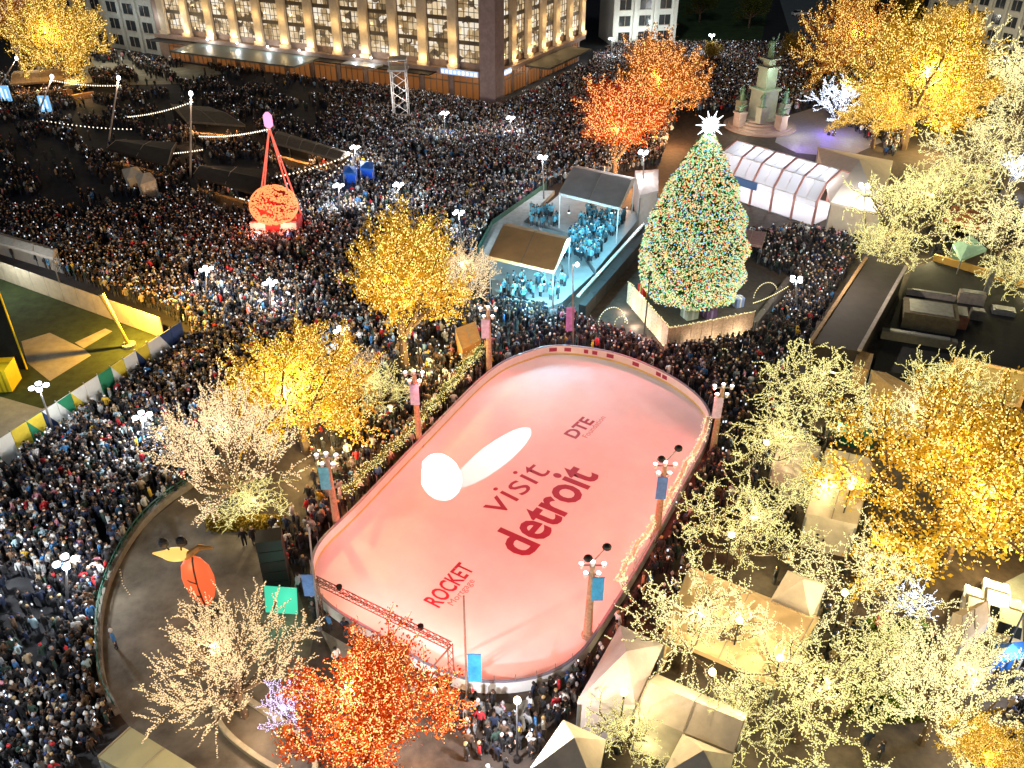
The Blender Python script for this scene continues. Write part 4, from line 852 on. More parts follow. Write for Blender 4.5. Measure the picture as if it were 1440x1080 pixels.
for (x, y, lb) in ((185, 246, 'pale tarp bundle left of the red tower'), (203, 254, 'cream food cart canopy among the crowd'), (38, 340, 'long pale canopy roof at the left edge above the tan fence')):
    p = G(x, y); big = x == 38
    if big: tent([(-30, 318), (80, 350), (74, 362), (-34, 332)], 3.2, .4, lb, mat('pale_grey_roof', (.4, .38, .33), .8, noise=.15), 'gable', 'canopy', None, name='canopy', wall=(0,))
    else: tent([(x-14, y-8), (x+8, y-12), (x+16, y-2), (x-6, y+6)], 2.6, .7, lb, M_canvas, cat='canopy', grp=None, name='canopy', wall=(2, 3))
# blue small lights patch
for (x, y, lb) in ((492, 238, 'bright blue booth left of the crowd centre'), (516, 232, 'dim blue booth beside the bright blue one')):
    tent([(x-9, y-6), (x+9, y-4), (x+8, y+6), (x-10, y+4)], 2.6, .5, lb, MATS['blue_canvas'], cat='booth', grp=None, name='booth', glow=(60, (.2, .4, 1)), wall=(0,))
# ------------------------------------------------------------------ white scaffold tower
p = G(565, 168); t = thing('scaffold_tower', 'white lattice scaffold tower in the crowd before the big building', 'tower', p); h = ztop(p, 98)
b = MB(); truss(b, p, p+Vector((0, 0, h)), 2.6, 5, .07); b.build('lattice', M_white, t); b = MB(); b.box(p.x, p.y, h, h+.3, 3.4, 3.4); b.build('platform', M_steel, t); b = MB(); b.box(p.x, p.y, 0, .5, 4.4, 3.6); b.build('base', M_stone, t)
b = MB(); b.box(p.x, p.y, h+1.8, h+2.0, 3.0, 3.0)
for sx, sy in ((-1, -1), (1, -1), (1, 1), (-1, 1)): b.box(p.x+sx*1.4, p.y+sy*1.4, h+.3, h+1.8, .12, .12)
b.build('roof', M_steel, t); light('POINT', 'tower_light', p+Vector((0, -3, 5)), 400, (1, .85, .75), .1, t)
# ------------------------------------------------------------------ big corner building
Cc = G(693, 146); dL = (G(200, 80)-Cc).normalized(); dR = (G(818, 82)-G(700, 138)); LR = dR.length*1.02; dR.normalize()
bd = thing('corner_building', 'big stone corner building with gold-lit pilasters and bright windows at the top', 'building', Cc)
HB = 34; LL = (G(236, 82)-Cc).dot(dL)
nL = Vector((-dL.y, dL.x, 0)); nL = nL if nL.y < 0 else -nL      # outward normals
nR = Vector((-dR.y, dR.x, 0)); nR = nR if nR.x > 0 else -nR
M_bst = mat('brown_stone', (.27, .19, .16), .85, noise=.2, nscale=1.2, bump=.15)
M_pil = mat('cream_stone', (.55, .45, .33), .8, noise=.15, nscale=1.2, bump=.1)
foot = [Cc, Cc+dR*LR, Cc+dR*LR+dL*40, Cc+dL*LL+dR*30, Cc+dL*LL]
b = MB(); inn = [v-(nL+nR).normalized()*0 for v in foot]
sh = lambda v, a: v-nL*a-nR*a
b.prism([tuple(sh(v, .6)[:2]) for v in foot], 0, HB); b.build('walls', M_bst, bd)
b = MB(); b.prism([tuple(v[:2]) for v in foot], HB+.01, HB+1.2); b.build('roof', M_stone, bd)
# window material: random lit panes
mw = bpy.data.materials.new('lit_window'); mw.use_nodes = True; n_ = mw.node_tree.nodes; l_ = mw.node_tree.links; pb = n_['Principled BSDF']; pb.inputs['Base Color'].default_value = (.05, .05, .06, 1); pb.inputs['Roughness'].default_value = .2
g_ = n_.new('ShaderNodeNewGeometry'); no = n_.new('ShaderNodeTexVoronoi'); no.feature = 'F1'; no.distance = 'CHEBYCHEV'; no.inputs['Scale'].default_value = .8; tc = n_.new('ShaderNodeTexCoord'); l_.new(tc.outputs['Object'], no.inputs['Vector'])
sep = n_.new('ShaderNodeSeparateColor'); l_.new(no.outputs['Color'], sep.inputs[0]); cr = n_.new('ShaderNodeValToRGB'); E_ = cr.color_ramp.elements; E_[0].color = (.04, .03, .02, 1); E_[1].color = (1, .93, .8, 1); e = E_.new(.3); e.color = (.35, .22, .09, 1); e = E_.new(.65); e.color = (.9, .68, .4, 1)
l_.new(sep.outputs[0], cr.inputs[0]); l_.new(cr.outputs[0], pb.inputs['Emission Color']); pb.inputs['Emission Strength'].default_value = .75; mw.cycles.emission_sampling = 'NONE'
M_mul = mat('bronze_mullion', (.10, .08, .06), .5, .3)
def facade(o0, dd, nn, L, n, lights, zb=6.2, first=0):
    s = L/n
    for k in range(n):
        a = o0+dd*(s*(k+.5)) ; ang = atan2(dd.y, dd.x)
        c0 = o0+dd*(s*k+s*.17); c1 = o0+dd*(s*(k+1)-s*.17)
        b = MB(); off = nn*-.45
        b.beam(c0+off+Vector((0, 0, (zb+.8+HB-2)/2)), c1+off+Vector((0, 0, (zb+.8+HB-2)/2)), .08, HB-2-zb-.8); wn = b.build('window', mw, bd)
        b = MB(); w_ = (c1-c0).length
        for i in range(1, 4): q = c0.lerp(c1, i/4)+nn*-.36; b.box(q.x, q.y, zb+.8, HB-2, .09, .09, ang)
        z = zb+1.6; i = 0
        while z < HB-2:
            big = i % 3 == 2
            b.beam(c0+nn*-.34+Vector((0, 0, z)), c1+nn*-.34+Vector((0, 0, z)), .1, .75 if big else .1); z += 1.35; i += 1
        b.build('mullions', M_mul, wn)
        # pilaster between bays
        q = o0+dd*(s*(k+1)); b = MB(); b.box(q.x, q.y, zb, HB-1, s*.28, .7, ang); b.box(q.x+nn.x*.2, q.y+nn.y*.2, zb-.6, zb+.3, s*.34, 1.0, ang)
        if k < n-1 or lights: b.build('pilaster', M_pil, bd)
        if lights and k < lights:
            light('POINT', 'uplight', q+nn*1.15+Vector((0, 0, zb+.9)), 210, (1, .68, .3), .08, bd)
            light('POINT', 'uplight', q+nn*1.9+Vector((0, 0, zb+5.5)), 170, (1, .68, .3), .08, bd)
sL = 43*mpp(600, 130)/abs(Vector((dL.x, dL.y)).x)*.98
nbL = int(LL/sL)
facade(Cc+dL*1.6, dL, nL, sL*nbL, nbL, 11); facade(Cc+dR*1.6, dR, nR, LR-1.6, 6, 6)
b = MB(); b.box(*(Cc-(nL+nR)*0+dL*.2+dR*.2)[:2], 0, HB+.5, 3.4, 3.4, atan2(dR.y, dR.x)); b.build('corner_pier', mat('mauve_stone', (.30, .21, .20), .85, noise=.2, nscale=1), bd)
b = MB()
b.beam(Cc+nL*.3+dL*1.8+Vector((0, 0, 5.4)), Cc+nL*.3+dL*LL+Vector((0, 0, 5.4)), 1.4, .8); b.beam(Cc+nR*.3+dR*1.8+Vector((0, 0, 5.4)), Cc+nR*.3+dR*LR+Vector((0, 0, 5.4)), 1.4, .8); b.build('cornice', M_bst, bd)
mshop = emis('shop_window_glow', (1, .36, .09), .13)
for (o0, dd, nn, n, L) in ((Cc+dL*2.5, dL, nL, nbL, sL*nbL), (Cc+dR*2.5, dR, nR, 6, LR-3)):
    for k in range(n):
        s = L/n; a, c = o0+dd*(s*k+.6), o0+dd*(s*(k+1)-.6); b = MB(); b.beam(a+nn*-.5+Vector((0, 0, 2.3)), c+nn*-.5+Vector((0, 0, 2.3)), .1, 4.0); sw = b.build('shop_window', mshop, bd)
        b = MB()
        for i in range(5): q = a.lerp(c, i/4)+nn*-.38; b.box(q.x, q.y, .2, 4.3, .12, .12)
        b.beam(a+nn*-.36+Vector((0, 0, 3.2)), c+nn*-.36+Vector((0, 0, 3.2)), .12, .2); b.build('shop_frame', M_mul, sw)
# illuminated fascia signs
def sign(o0, dd, nn, u0, u1, z, txt, nm='blue_white_sign'):
    a, c = o0+dd*u0, o0+dd*u1; b = MB(); b.beam(a+nn*1.12+Vector((0, 0, z)), c+nn*1.12+Vector((0, 0, z)), .15, 1.0); b.build('fascia_sign', emis(nm, (.45, .62, .95), .85), bd)
    b = MB(); m_ = 9
    for i in range(m_): p0 = a.lerp(c, (i+.25)/m_)+nn*1.215; p1 = a.lerp(c, (i+.75)/m_)+nn*1.215; b.beam(p0+Vector((0, 0, z)), p1+Vector((0, 0, z)), .04, .5 if i % 3 else .62)
    b.build('sign_lettering', emis('white_sign_letters', (.95, .98, 1), 1.6), bd)
sign(Cc, dL, nL, 2.5, 10.5, 5.3, ''); sign(Cc, dR, nR, 2.2, 5.2, 5.3, '')
b = MB(); b.beam(Cc+nL*1.6+dL*12+Vector((0, 0, 4.72)), Cc+nL*1.6+dL*LL+Vector((0, 0, 4.72)), 3.0, .22); b.build('dark_canopy', M_dark, bd)
# canopies on the building
def bcan(o0, dd, nn, u0, u1, z, dep, m, nm, lampn=0, le=0, lc=(.8, .95, 1), part='canopy'):
    b = MB(); P = [o0+dd*u0+nn*1.05, o0+dd*u1+nn*1.05, o0+dd*u1+nn*dep, o0+dd*u0+nn*dep]; b.prism([tuple(q[:2]) for q in P], z, z+.35); cp = b.build(part, m, bd)
    for k in range(lampn):
        q = o0+dd*(u0+(u1-u0)*(k+.5)/lampn)+nn*2.2+Vector((0, 0, z+1.5)); b = MB(); b.lathe([(.1, -.1), (.25, .05), (.1, .3)], q, 8); b.build('canopy_lamp', M_glow_w, cp); light('POINT', 'canopy_glow', q-Vector((0, 0, .2)), le, lc, .1, bd)
u_ = lambda x, y: (G(x, y)-Cc).dot(dL)
bcan(Cc, dL, nL, (G(475, 108)-Cc).dot(dL), (G(302, 88)-Cc).dot(dL), 4.6, 9.5, mat('grey_green_canopy', (.07, .09, .09), .5, noise=.12), 'x', 4, 300)
bcan(Cc, dL, nL, (G(565, 118)-Cc).dot(dL), (G(520, 112)-Cc).dot(dL), 4.85, 4.2, M_steel, 'x', 2, 160)
bcan(Cc, dR, nR, LR*.28, LR*.78, 4.7, 6.5, mat('black_awning', (.03, .028, .025), .7, noise=.2), 'x')
for k in range(7): q = Cc+dL*(5+k*8)+nL*2.2+Vector((0, 0, 3.6)); light('POINT', 'shop_light', q, 110, (1, .75, .5), .1, bd)
for k in range(3): q = Cc+dR*(5+k*9)+nR*2.0+Vector((0, 0, 3.6)); light('POINT', 'shop_light', q, 260, (1, .85, .65), .1, bd)
for k in range(5): q = Cc+dL*(68+k*8)+nL*9+Vector((0, 0, 5)); light('POINT', 'arcade_light', q, 420, (.95, .9, .75), .1, bd)
# ------------------------------------------------------------------ buildings at the top right
def block(px0, px1, dep, h, label, m, cols, lit, cat='building', zbase=0):
    a, c = G(*px0), G(*px1); dd = (c-a); L = dd.length; dd.normalize(); nn = Vector((dd.y, -dd.x, 0)); nn = nn if nn.y < 0 else -nn
    t = thing('pale_building', label, cat, (a+c)/2); b = MB(); b.prism([tuple(v[:2]) for v in (a, c, c-nn*dep, a-nn*dep)], 0, h); b.build('walls', m, t)
    b = MB(); b.prism([tuple(v[:2]) for v in (a+nn*.5-dd*.5, c+nn*.5+dd*.5, c-nn*dep+dd*.5, a-nn*dep-dd*.5)], h+.003, h+.8); b.build('roof', M_stone, t)
    s = L/cols
    for k in range(cols):
        q0, q1 = a+dd*(s*k+s*.22), a+dd*(s*(k+1)-s*.22); z = 1.0
        while z < h-2.5:
            b = MB(); b.beam(q0+nn*.02+Vector((0, 0, z+1.1)), q1+nn*.02+Vector((0, 0, z+1.1)), .1, 2.2); wn = b.build('window', lit, t)
            b = MB(); m_ = (q0+q1)/2+nn*.1; b.box(m_.x, m_.y, z, z+2.2, .1, .1); b.beam(q0+nn*.15+Vector((0, 0, z-.08)), q1+nn*.15+Vector((0, 0, z-.08)), .3, .14); b.build('window_frame', M_stone, wn); z += 3.6
    b = MB()
    for k in range(cols+1): q = a+dd*s*k+nn*.25; b.box(q.x, q.y, 0, h-.5, s*.18, .5, atan2(dd.y, dd.x))
    b.build('pilasters', m, t)
    return t, nn
mdw = mat('dark_window', (.03, .035, .04), .2)
t, nn = block((1300, 42), (1470, 80), 14, 16, 'pale stone building with dark windows in the top right corner', mat('pale_stone_wall', (.5, .47, .38), .85, noise=.15), 8, mdw)
for k in range(4): light('POINT', 'facade_light', G(1310+k*45, 55+k*10)+Vector((0, -5, 5)), 700, (1, .95, .8), .2, t)
t, nn = block((862, 66), (945, 62), 12, 14, 'white floodlit tower block left of the dark green trees at the top', mat('white_wall', (.75, .76, .72), .8, noise=.08), 3, mdw)
for k in range(3): light('POINT', 'facade_light', G(880+k*28, 66)+Vector((0, -4, 4)), 600, (.9, 1, .95), .2, t)
block((960, -10), (1090, -22), 12, 16, 'dark green low building at the top edge', mat('dark_green_wall', (.10, .12, .07), .85, noise=.4), 6, mdw)  # wall tone is a dark noisy green
t, nn = block((95, 56), (228, 78), 16, 15, 'grey-white building with dark tall windows beside the gold-lit building', mat('grey_white_stone', (.42, .43, .40), .85, noise=.2), 6, mdw)
for k in range(4): light('POINT', 'facade_light', G(170+k*32, 70+k*5)+Vector((0, -4, 9)), 200, (.85, .95, 1), .15, t)
# cars
def car(px, py, rz, col, lab, nm):
    p = G(px, py); t = thing('parked_car', lab, 'car', p, 'cars parked near the top and right edges', rz); bl = p; Rz = Matrix.Rotation(rz, 3, 'Z')
    def tf(mb): mb.V = [tuple(Rz @ Vector(v)+p) for v in mb.V]; return mb
    def loft(secs, m, name, par):
        b = MB(); n = 0; vs = []
        for (x, hw_, z0, z1) in secs: vs += [(x, -hw_, z0), (x, hw_, z0), (x, hw_*.96, z1), (x, -hw_*.96, z1)]
        fs = [(4*i+j, 4*i+(j+1) % 4, 4*i+4+(j+1) % 4, 4*i+4+j) for i in range(len(secs)-1) for j in range(4)]+[(3, 2, 1, 0), tuple(4*(len(secs)-1)+j for j in range(4))]
        b.add(vs, fs); return tf(b).build(name, m, par)
    loft([(-2.25, .75, .4, .8), (-2.1, .88, .28, .95), (-1, .9, .25, 1.0), (1, .9, .25, .98), (2.0, .86, .28, .82), (2.25, .7, .4, .68)], mat(nm, col, .3), 'body', t)
    loft([(-1.75, .74, .95, 1.0), (-1.2, .70, .95, 1.42), (.3, .70, .95, 1.45), (1.05, .74, .95, .99)], mat('car_glass', (.02, .025, .03), .1), 'windows', t)
    loft([(-1.15, .66, 1.42, 1.47), (.25, .66, 1.455, 1.49)], MATS[nm], 'roof', t)
    for x in (-1.4, 1.4):
        for y in (-.86, .86):
            b = MB(); b.tube([(x, y-.1, .33), (x, y+.1, .33)], .33, 12); tf(b).build('wheel', M_dark, t)
    for y in (-.6, .6): b = MB(); b.box(2.2, y, .58, .7, .12, .3); tf(b).build('headlight', M_glow_w, t)
car(1124, 22, .3, (.8, .8, .8), 'white car on the pale road right of the monument', 'white_car_paint'); car(1160, 38, 2.2, (.5, .7, .7), 'pale green-grey car beside the orange tree at the top', 'green_grey_paint'); car(1208, 5, 1.0, (.3, .32, .35), 'grey car at the top edge', 'grey_car_paint')
car(1368, 868, 1.1, (.75, .72, .68), 'white car behind the tan gabled hut', 'white_car_paint'); car(1395, 858, 1.1, (.8, .8, .8), 'bright white car right of the tan gabled hut', 'white_car_paint'); car(1412, 882, 1.1, (.7, .66, .5), 'cream car nearest the blue canopy', 'cream_car_paint')
# ------------------------------------------------------------------ monument
p = G(1068, 178); h = ztop(p, 52); t = thing('civic_monument', 'tall stone monument with green-lit bronze figures on a stepped round base', 'monument', p)
rb = 50*mpp(1068, 178)
M_mon = mat('rosy_granite', (.42, .32, .27), .8, noise=.15, nscale=1)
for k in range(5): b = MB(); b.lathe([(rb*(1-.12*k), .35*k+.005), (rb*(1-.12*k), .35*(k+1))], p, 32); b.build('step', M_mon, t)
z = 1.76; b = MB(); b.box(p.x, p.y, z, z+4.6, 3.3, 3.3, .5); b.box(p.x, p.y, z+4.6, z+5.0, 3.9, 3.9, .5); b.box(p.x, p.y, z+5.0, z+8.2, 2.3, 2.3, .5); b.box(p.x, p.y, z+8.2, z+8.6, 2.9, 2.9, .5); b.box(p.x, p.y, z+8.6, h-3.6, 1.5, 1.5, .5); b.box(p.x, p.y, h-3.6, h-3.3, 2.5, 2.5, .5); b.build('pedestal', mat('pale_granite_block', (.36, .36, .28), .8, noise=.12), t)
M_brz = mat('green_bronze', (.16, .28, .18), .5, .3, noise=.3)
def figure(mb, c, s=1.0, arm=True):
    mb.lathe([(.34*s, 0), (.28*s, .5*s), (.22*s, 1.0*s), (.3*s, 1.35*s), (.26*s, 1.5*s), (.08*s, 1.58*s)], c, 10); mb.ell((c[0], c[1], c[2]+1.72*s), .12*s, .13*s, .15*s, 8, 6)
    if arm: mb.tube([(c[0]+.25*s, c[1], c[2]+1.42*s), (c[0]+.45*s, c[1], c[2]+1.75*s), (c[0]+.5*s, c[1], c[2]+2.15*s)], [.09*s, .07*s, .05*s], 6)
    mb.tube([(c[0]-.25*s, c[1], c[2]+1.42*s), (c[0]-.42*s, c[1]-.1*s, c[2]+1.1*s), (c[0]-.3*s, c[1]-.3*s, c[2]+.9*s)], [.09*s, .07*s, .05*s], 6)
b = MB(); figure(b, (p.x, p.y, h-3.3), 1.8); b.build('crowning_figure', M_brz, t)
for k in range(4):
    a = .5+pi/4+k*pi/2; c = (p.x+cos(a)*3.7, p.y+sin(a)*3.7); b = MB(); b.box(*c, z, z+2.6, 1.3, 1.3, .5); b.build('buttress', MATS['pale_granite_block'], t)
    b = MB(); figure(b, (*c, z+2.6), 1.35, False); b.build('bronze_figure', M_brz, t)
    a = .5+k*pi/2; c = (p.x+cos(a)*rb*.78, p.y+sin(a)*rb*.78); b = MB(); b.box(*c, .8, 3.0, 1.5, 1.5, .5); b.box(*c, 3.0, 3.3, 1.8, 1.8, .5); b.build('eagle_pedestal', M_mon, t)
    b = MB(); b.ell((*c, 3.8), .45, .35, .55, 8, 6); b.tube([(c[0]-1.0, c[1], 4.4), (c[0], c[1], 3.9), (c[0]+1.0, c[1], 4.4)], [.06, .25, .06], 6); b.ell((c[0], c[1]-.2, 4.45), .16, .2, .18, 8, 5); b.build('eagle', M_brz, t)
for (dx, dy, dz, e, c) in ((-5, -6, 3, 500, (.9, .85, .7)), (5, -6, 3, 500, (.9, .9, .75)), (-3, -3.5, 8.5, 260, (.65, 1, .7)), (3, -3.5, 8.5, 260, (.65, 1, .7)), (0, -3, h-5, 250, (.6, 1, .75)), (-9, -3, 4, 200, (1, .7, .6))): light('POINT', 'monument_light', p+Vector((dx, dy, dz)), e*.75, c, .1, t)
pp = G(1165, 190); t = thing('uplighter', 'low violet floodlight on the granite beside the monument', 'floodlight', pp); b = MB(); b.lathe([(.3, 0), (.3, .3), (.15, .6)], pp, 8); b.build('housing', M_dark, t)
light('POINT', 'violet_light', pp+Vector((0, 0, 2.2)), 650, (.25, .15, 1), .1, t); light('POINT', 'violet_light', G(1130, 188, 2.5), 350, (.4, .25, 1), .1, t); light('POINT', 'violet_light', G(1205, 208, 2.0), 350, (.15, .15, 1), .1, t)
# ------------------------------------------------------------------ round plaza items
rim = [(318, 670), (262, 690), (205, 736), (163, 800), (142, 870), (144, 950), (166, 1005), (196, 1042)]
rw = catmull([tuple(G(*q)[:2]) for q in rim], 6)[:-11]
t = thing('curved_wall', 'low curved wall with a green rail along the left rim of the round plaza', 'wall', G(163, 800)); b = MB()
for a, c in zip(rw[:-1], rw[1:]): b.beam((*a, .3), (*c, .3), .35, .58)
b.build('coping', mat('wall_stone', (.22, .2, .17), .85, noise=.3), t)
b = MB()
for a, c in zip(rw[:-1], rw[1:]): 
    b.beam((*a, 1.15), (*c, 1.15), .07); b.beam((*a, .85), (*c, .85), .05); b.beam((*a, .6), (*a, 1.18), .05)
b.build('railing', M_rail, t)
p = G(291, 856); h = ztop(p, 782); t = thing('leaf_sculpture', 'glowing red-orange leaf-shaped shell sculpture with a golden top on the round plaza', 'sculpture', p)
rx = 22*mpp(285, 830); b = MB(); prof = [(.06, .05), (.35, .1), (.7, .25), (.95, .45), (1.0, .62), (.85, .82), (.5, .95), (.12, 1.0)]
b.lathe([(r_*rx, z_*h) for r_, z_ in prof], (p.x, p.y, 0), 20, 0, 1, .42)
b.build('shell', emis('shell_glow', (1, .15, .045), .8), t, smooth=True)
b = MB()
for s_ in (0, 1): b.tube([(p.x+(.28*rx if s_ else .05*rx)*(1 if True else 0), p.y-.43*rx*r_-.02, z_*h) for r_, z_ in prof], .06, 5) if s_ == 0 else None
for zz in (.35, .6): 
    r_ = .9*rx; b.tube([(p.x-r_, p.y-.05, zz*h+.35), (p.x-.4*r_, p.y-.42*rx, zz*h+.1), (p.x+.1*rx, p.y-.46*rx, zz*h-.1)], .05, 5)
b.build('veins', mat('dark_brown_vein', (.05, .02, .01), .7), t)
b = MB(); b.ell((p.x-.9, p.y-.2, h+.35), .95, .5, .45, 12, 8); b.tube([(p.x-1.6, p.y-.2, h+.35), (p.x-2.4, p.y-.2, h+.45)], [.3, .05], 6); b.build('golden_top', emis('golden_glow', (1, .6, .15), 1.0), t)
b = MB(); b.ell((p.x-1.5, p.y-.2, h+1.4), .35, .3, .4, 8, 6); b.ell((p.x-.3, p.y-.2, h+1.5), .38, .3, .42, 8, 6); b.tube([(p.x-1.4, p.y-.2, h+1.1), (p.x-1.2, p.y-.2, h+.6)], .06, 5); b.tube([(p.x-.4, p.y-.2, h+1.2), (p.x-.5, p.y-.2, h+.6)], .06, 5); b.build('black_tufts', M_dark, t)
b = MB(); b.tube([(p.x-.3, p.y-.3, h+.2), (p.x+.7, p.y-.1, h+.9), (p.x+1.5, p.y, h+.75)], [.25, .22, .08], 7); b.build('amber_arm', mat('amber_shell', (.45, .22, .05), .6, noise=.3), t)
b = MB(); b.lathe([(.9, 0), (.9, .15), (.3, .2)], p, 12); b.build('foot', M_dark, t)
light('POINT', 'sculpture_glow', (p.x-.8, p.y-1.8, h*.8), 160, (1, .5, .2), .08, t)
p = G(392, 822); h = ztop(p, 752); t = thing('speaker_stack', 'tall black speaker stack between the round plaza and the rink', 'speaker', p)
for k in range(5): b = MB(); b.box(p.x, p.y, .02+h*k/5, h*(k+1)/5-.04, 1.7, 1.3, .2); b.build('cabinet', M_dark, t)
p = G(398, 868); t = thing('glowing_screen', 'tilted screen glowing teal green below the black speaker stack', 'screen', p)
b = MB(); a = Vector((p.x, p.y, 0)); V = [a+Vector((-1.1, 0, .5)), a+Vector((1.1, -.2, .5)), a+Vector((1.1, .5, 2.2)), a+Vector((-1.1, .7, 2.2))]; V2 = [v+Vector((0, .12, -.03)) for v in V]; b.add(V+V2, [(0, 1, 2, 3), (7, 6, 5, 4), (0, 4, 5, 1), (1, 5, 6, 2), (2, 6, 7, 3), (3, 7, 4, 0)]); b.build('panel', M_screen, t)
b = MB(); b.tube([a+Vector((-.9, .4, 0)), a+Vector((-.9, .15, .55))], .05, 5); b.tube([a+Vector((.9, .3, 0)), a+Vector((.9, .0, .55))], .05, 5); b.build('stand', M_dark, t)
light('POINT', 'screen_glow', a+Vector((0, -1, 1.6)), 60, (.2, 1, .7), .1, t)
lights_line('light_rope', 'loose curved rope of pale light on the left of the round plaza', [G(168, 800, .2), G(172, 820, .15), G(182, 835, .15)], 0, .25, .05, MATS['lights_cream'])
# curb ring round the tree bed
bed = catmull([tuple(G(*q)[:2]) for q in ((308, 995), (318, 1025), (350, 1055), (400, 1085), (440, 1085), (420, 1040), (370, 1005), (335, 985))], 5)
b = MB(); ringwall(b, bed, offset_loop(bed, .3), .01, .4); tag(b.build('tree_bed_kerb', mat('pale_kerb', (.38, .33, .22), .8, noise=.2), origin=G(360, 1030)), 'curved pale kerb of the bed at the foot of the warm white tree', 'kerb')
# grand garland on the left side of the rink
gp = [(676, 486), (655, 508), (628, 542), (600, 572), (572, 604), (545, 628), (515, 655), (482, 690)]
t = thing('garland_railing', 'thick yellow-green lit garland on posts along the left side of the rink', 'garland', G(572, 618)); pts = [G(*q, 2.6) for q in gp]; B = []; mb = MB(); mp = MB()
for a, c in zip(pts[:-1], pts[1:]):
    L = (c-a).length
    for i in range(int(L/.012)):
        u = random.random(); q = a.lerp(c, u); q.z -= .5*4*u*(1-u); q += Vector((random.gauss(0, .26), random.gauss(0, .26), random.gauss(0, .26))); B.append(tuple(q-t.location))
    mp = MB(); mp.box(a.x, a.y, 0, 2.6, .12, .12); mp.build('post', M_bark, t)
    mb.tube([a, a.lerp(c, .5)-Vector((0, 0, .5)), c], .16, 6)
mb.build('greenery', mat('garland_green', (.08, .14, .03), .9, noise=.4), t)
V, Fa = bulbs_arr(np.array(B), .045); o = bpy.data.objects.new('string_lights', np_mesh('string_lights', V, Fa, [emis('garland_bulbs', (.95, .85, .28), 1.1)])); COL.objects.link(o); o.parent = t
gp = [(996, 588), (985, 620), (965, 650), (945, 690), (920, 730), (897, 762), (880, 790), (868, 815)]
t = thing('light_drape', 'glowing cream drape of lights along the right side of the rink', 'garland', G(925, 730)); pts = [G(*q, 2.0) for q in gp]; B = []; mp = MB(); mb = MB()
for a, c in zip(pts[:-1], pts[1:]):
    for i in range(int((c-a).length/.015)):
        u = random.random(); q = a.lerp(c, u); q.z -= .5*4*u*(1-u); B.append(tuple(q+Vector((random.gauss(0, .14), random.gauss(0, .1), random.gauss(0, .12)))-t.location))
    mp = MB(); mp.box(a.x, a.y, 0, 2.0, .1, .1); mp.build('post', M_white, t); mb.tube([a, a.lerp(c, .5)-Vector((0, 0, .5)), c], .15, 6)
mb.build('drape', M_canvas, t)
V, Fa = bulbs_arr(np.array(B), .06); o = bpy.data.objects.new('string_lights', np_mesh('string_lights', V, Fa, [emis('drape_bulbs', (1, .75, .42), 1.3)])); COL.objects.link(o); o.parent = t
# service path strip before the near boards
sheet('skate_apron', [(450, 885), (520, 925), (600, 965), (580, 990), (520, 965), (470, 925)], .02, mat('rubber_mat', (.24, .22, .18), .9, noise=.2))
light('POINT', 'lamp_or_fill_light', G(500, 965, 5), 2600, (1, .9, .8), .1)  # fill light added to whiten the near boards
light('POINT', 'lamp_or_fill_light', G(700, 1030, 4), 1600, (.95, .95, 1), .1)  # second added fill for the near rink end, no lamp modelled
sheet('skate_apron', [(655, 985), (720, 990), (770, 975), (800, 1000), (740, 1030), (660, 1020)], .022, MATS['rubber_mat'])

# ------------------------------------------------------------------ people
SKIN = [(.55, .33, .22), (.42, .24, .15), (.62, .42, .30), (.18, .09, .05), (.30, .16, .09)]
COATS = [('black', (.010, .010, .012), 40), ('charcoal', (.035, .035, .04), 18), ('navy', (.012, .022, .055), 14), ('dark green', (.03, .06, .045), 6), ('brown', (.12, .07, .04), 5), ('grey', (.25, .26, .27), 9), ('white', (.78, .8, .8), 7), ('tan', (.42, .32, .2), 4), ('red', (.55, .03, .04), 2.2), ('pink', (.7, .3, .38), 2), ('bright blue', (.06, .22, .5), 3), ('pale blue', (.38, .55, .65), 4), ('mustard', (.65, .4, .04), 1)]
cw = np.array([c[2] for c in COATS], float); cw /= cw.sum(); CC = np.array([c[1] for c in COATS])
HATS = [('black hair', (.012, .01, .01), 40), ('brown hair', (.07, .035, .02), 18), ('blond hair', (.45, .32, .15), 8), ('a white knit hat', (.8, .8, .78), 9), ('a red knit hat', (.6, .03, .04), 2), ('a grey knit hat', (.3, .3, .32), 12), ('a dark blue knit hat', (.02, .04, .14), 8)]
hwt = np.array([c[2] for c in HATS], float); hwt /= hwt.sum(); HC = np.array([c[1] for c in HATS])
M_coat = objcol('coat_cloth'); M_hair = objcol('hair_or_hat'); M_trs = mat('dark_trousers', (.02, .022, .03), .9, noise=.3, nscale=6); M_shoe = mat('dark_shoes', (.02, .018, .016), .5)
M_skins = [mat('skin_tone_%s' % n_, c, .6) for n_, c in zip(('fair', 'olive', 'light', 'deep', 'brown'), SKIN)]
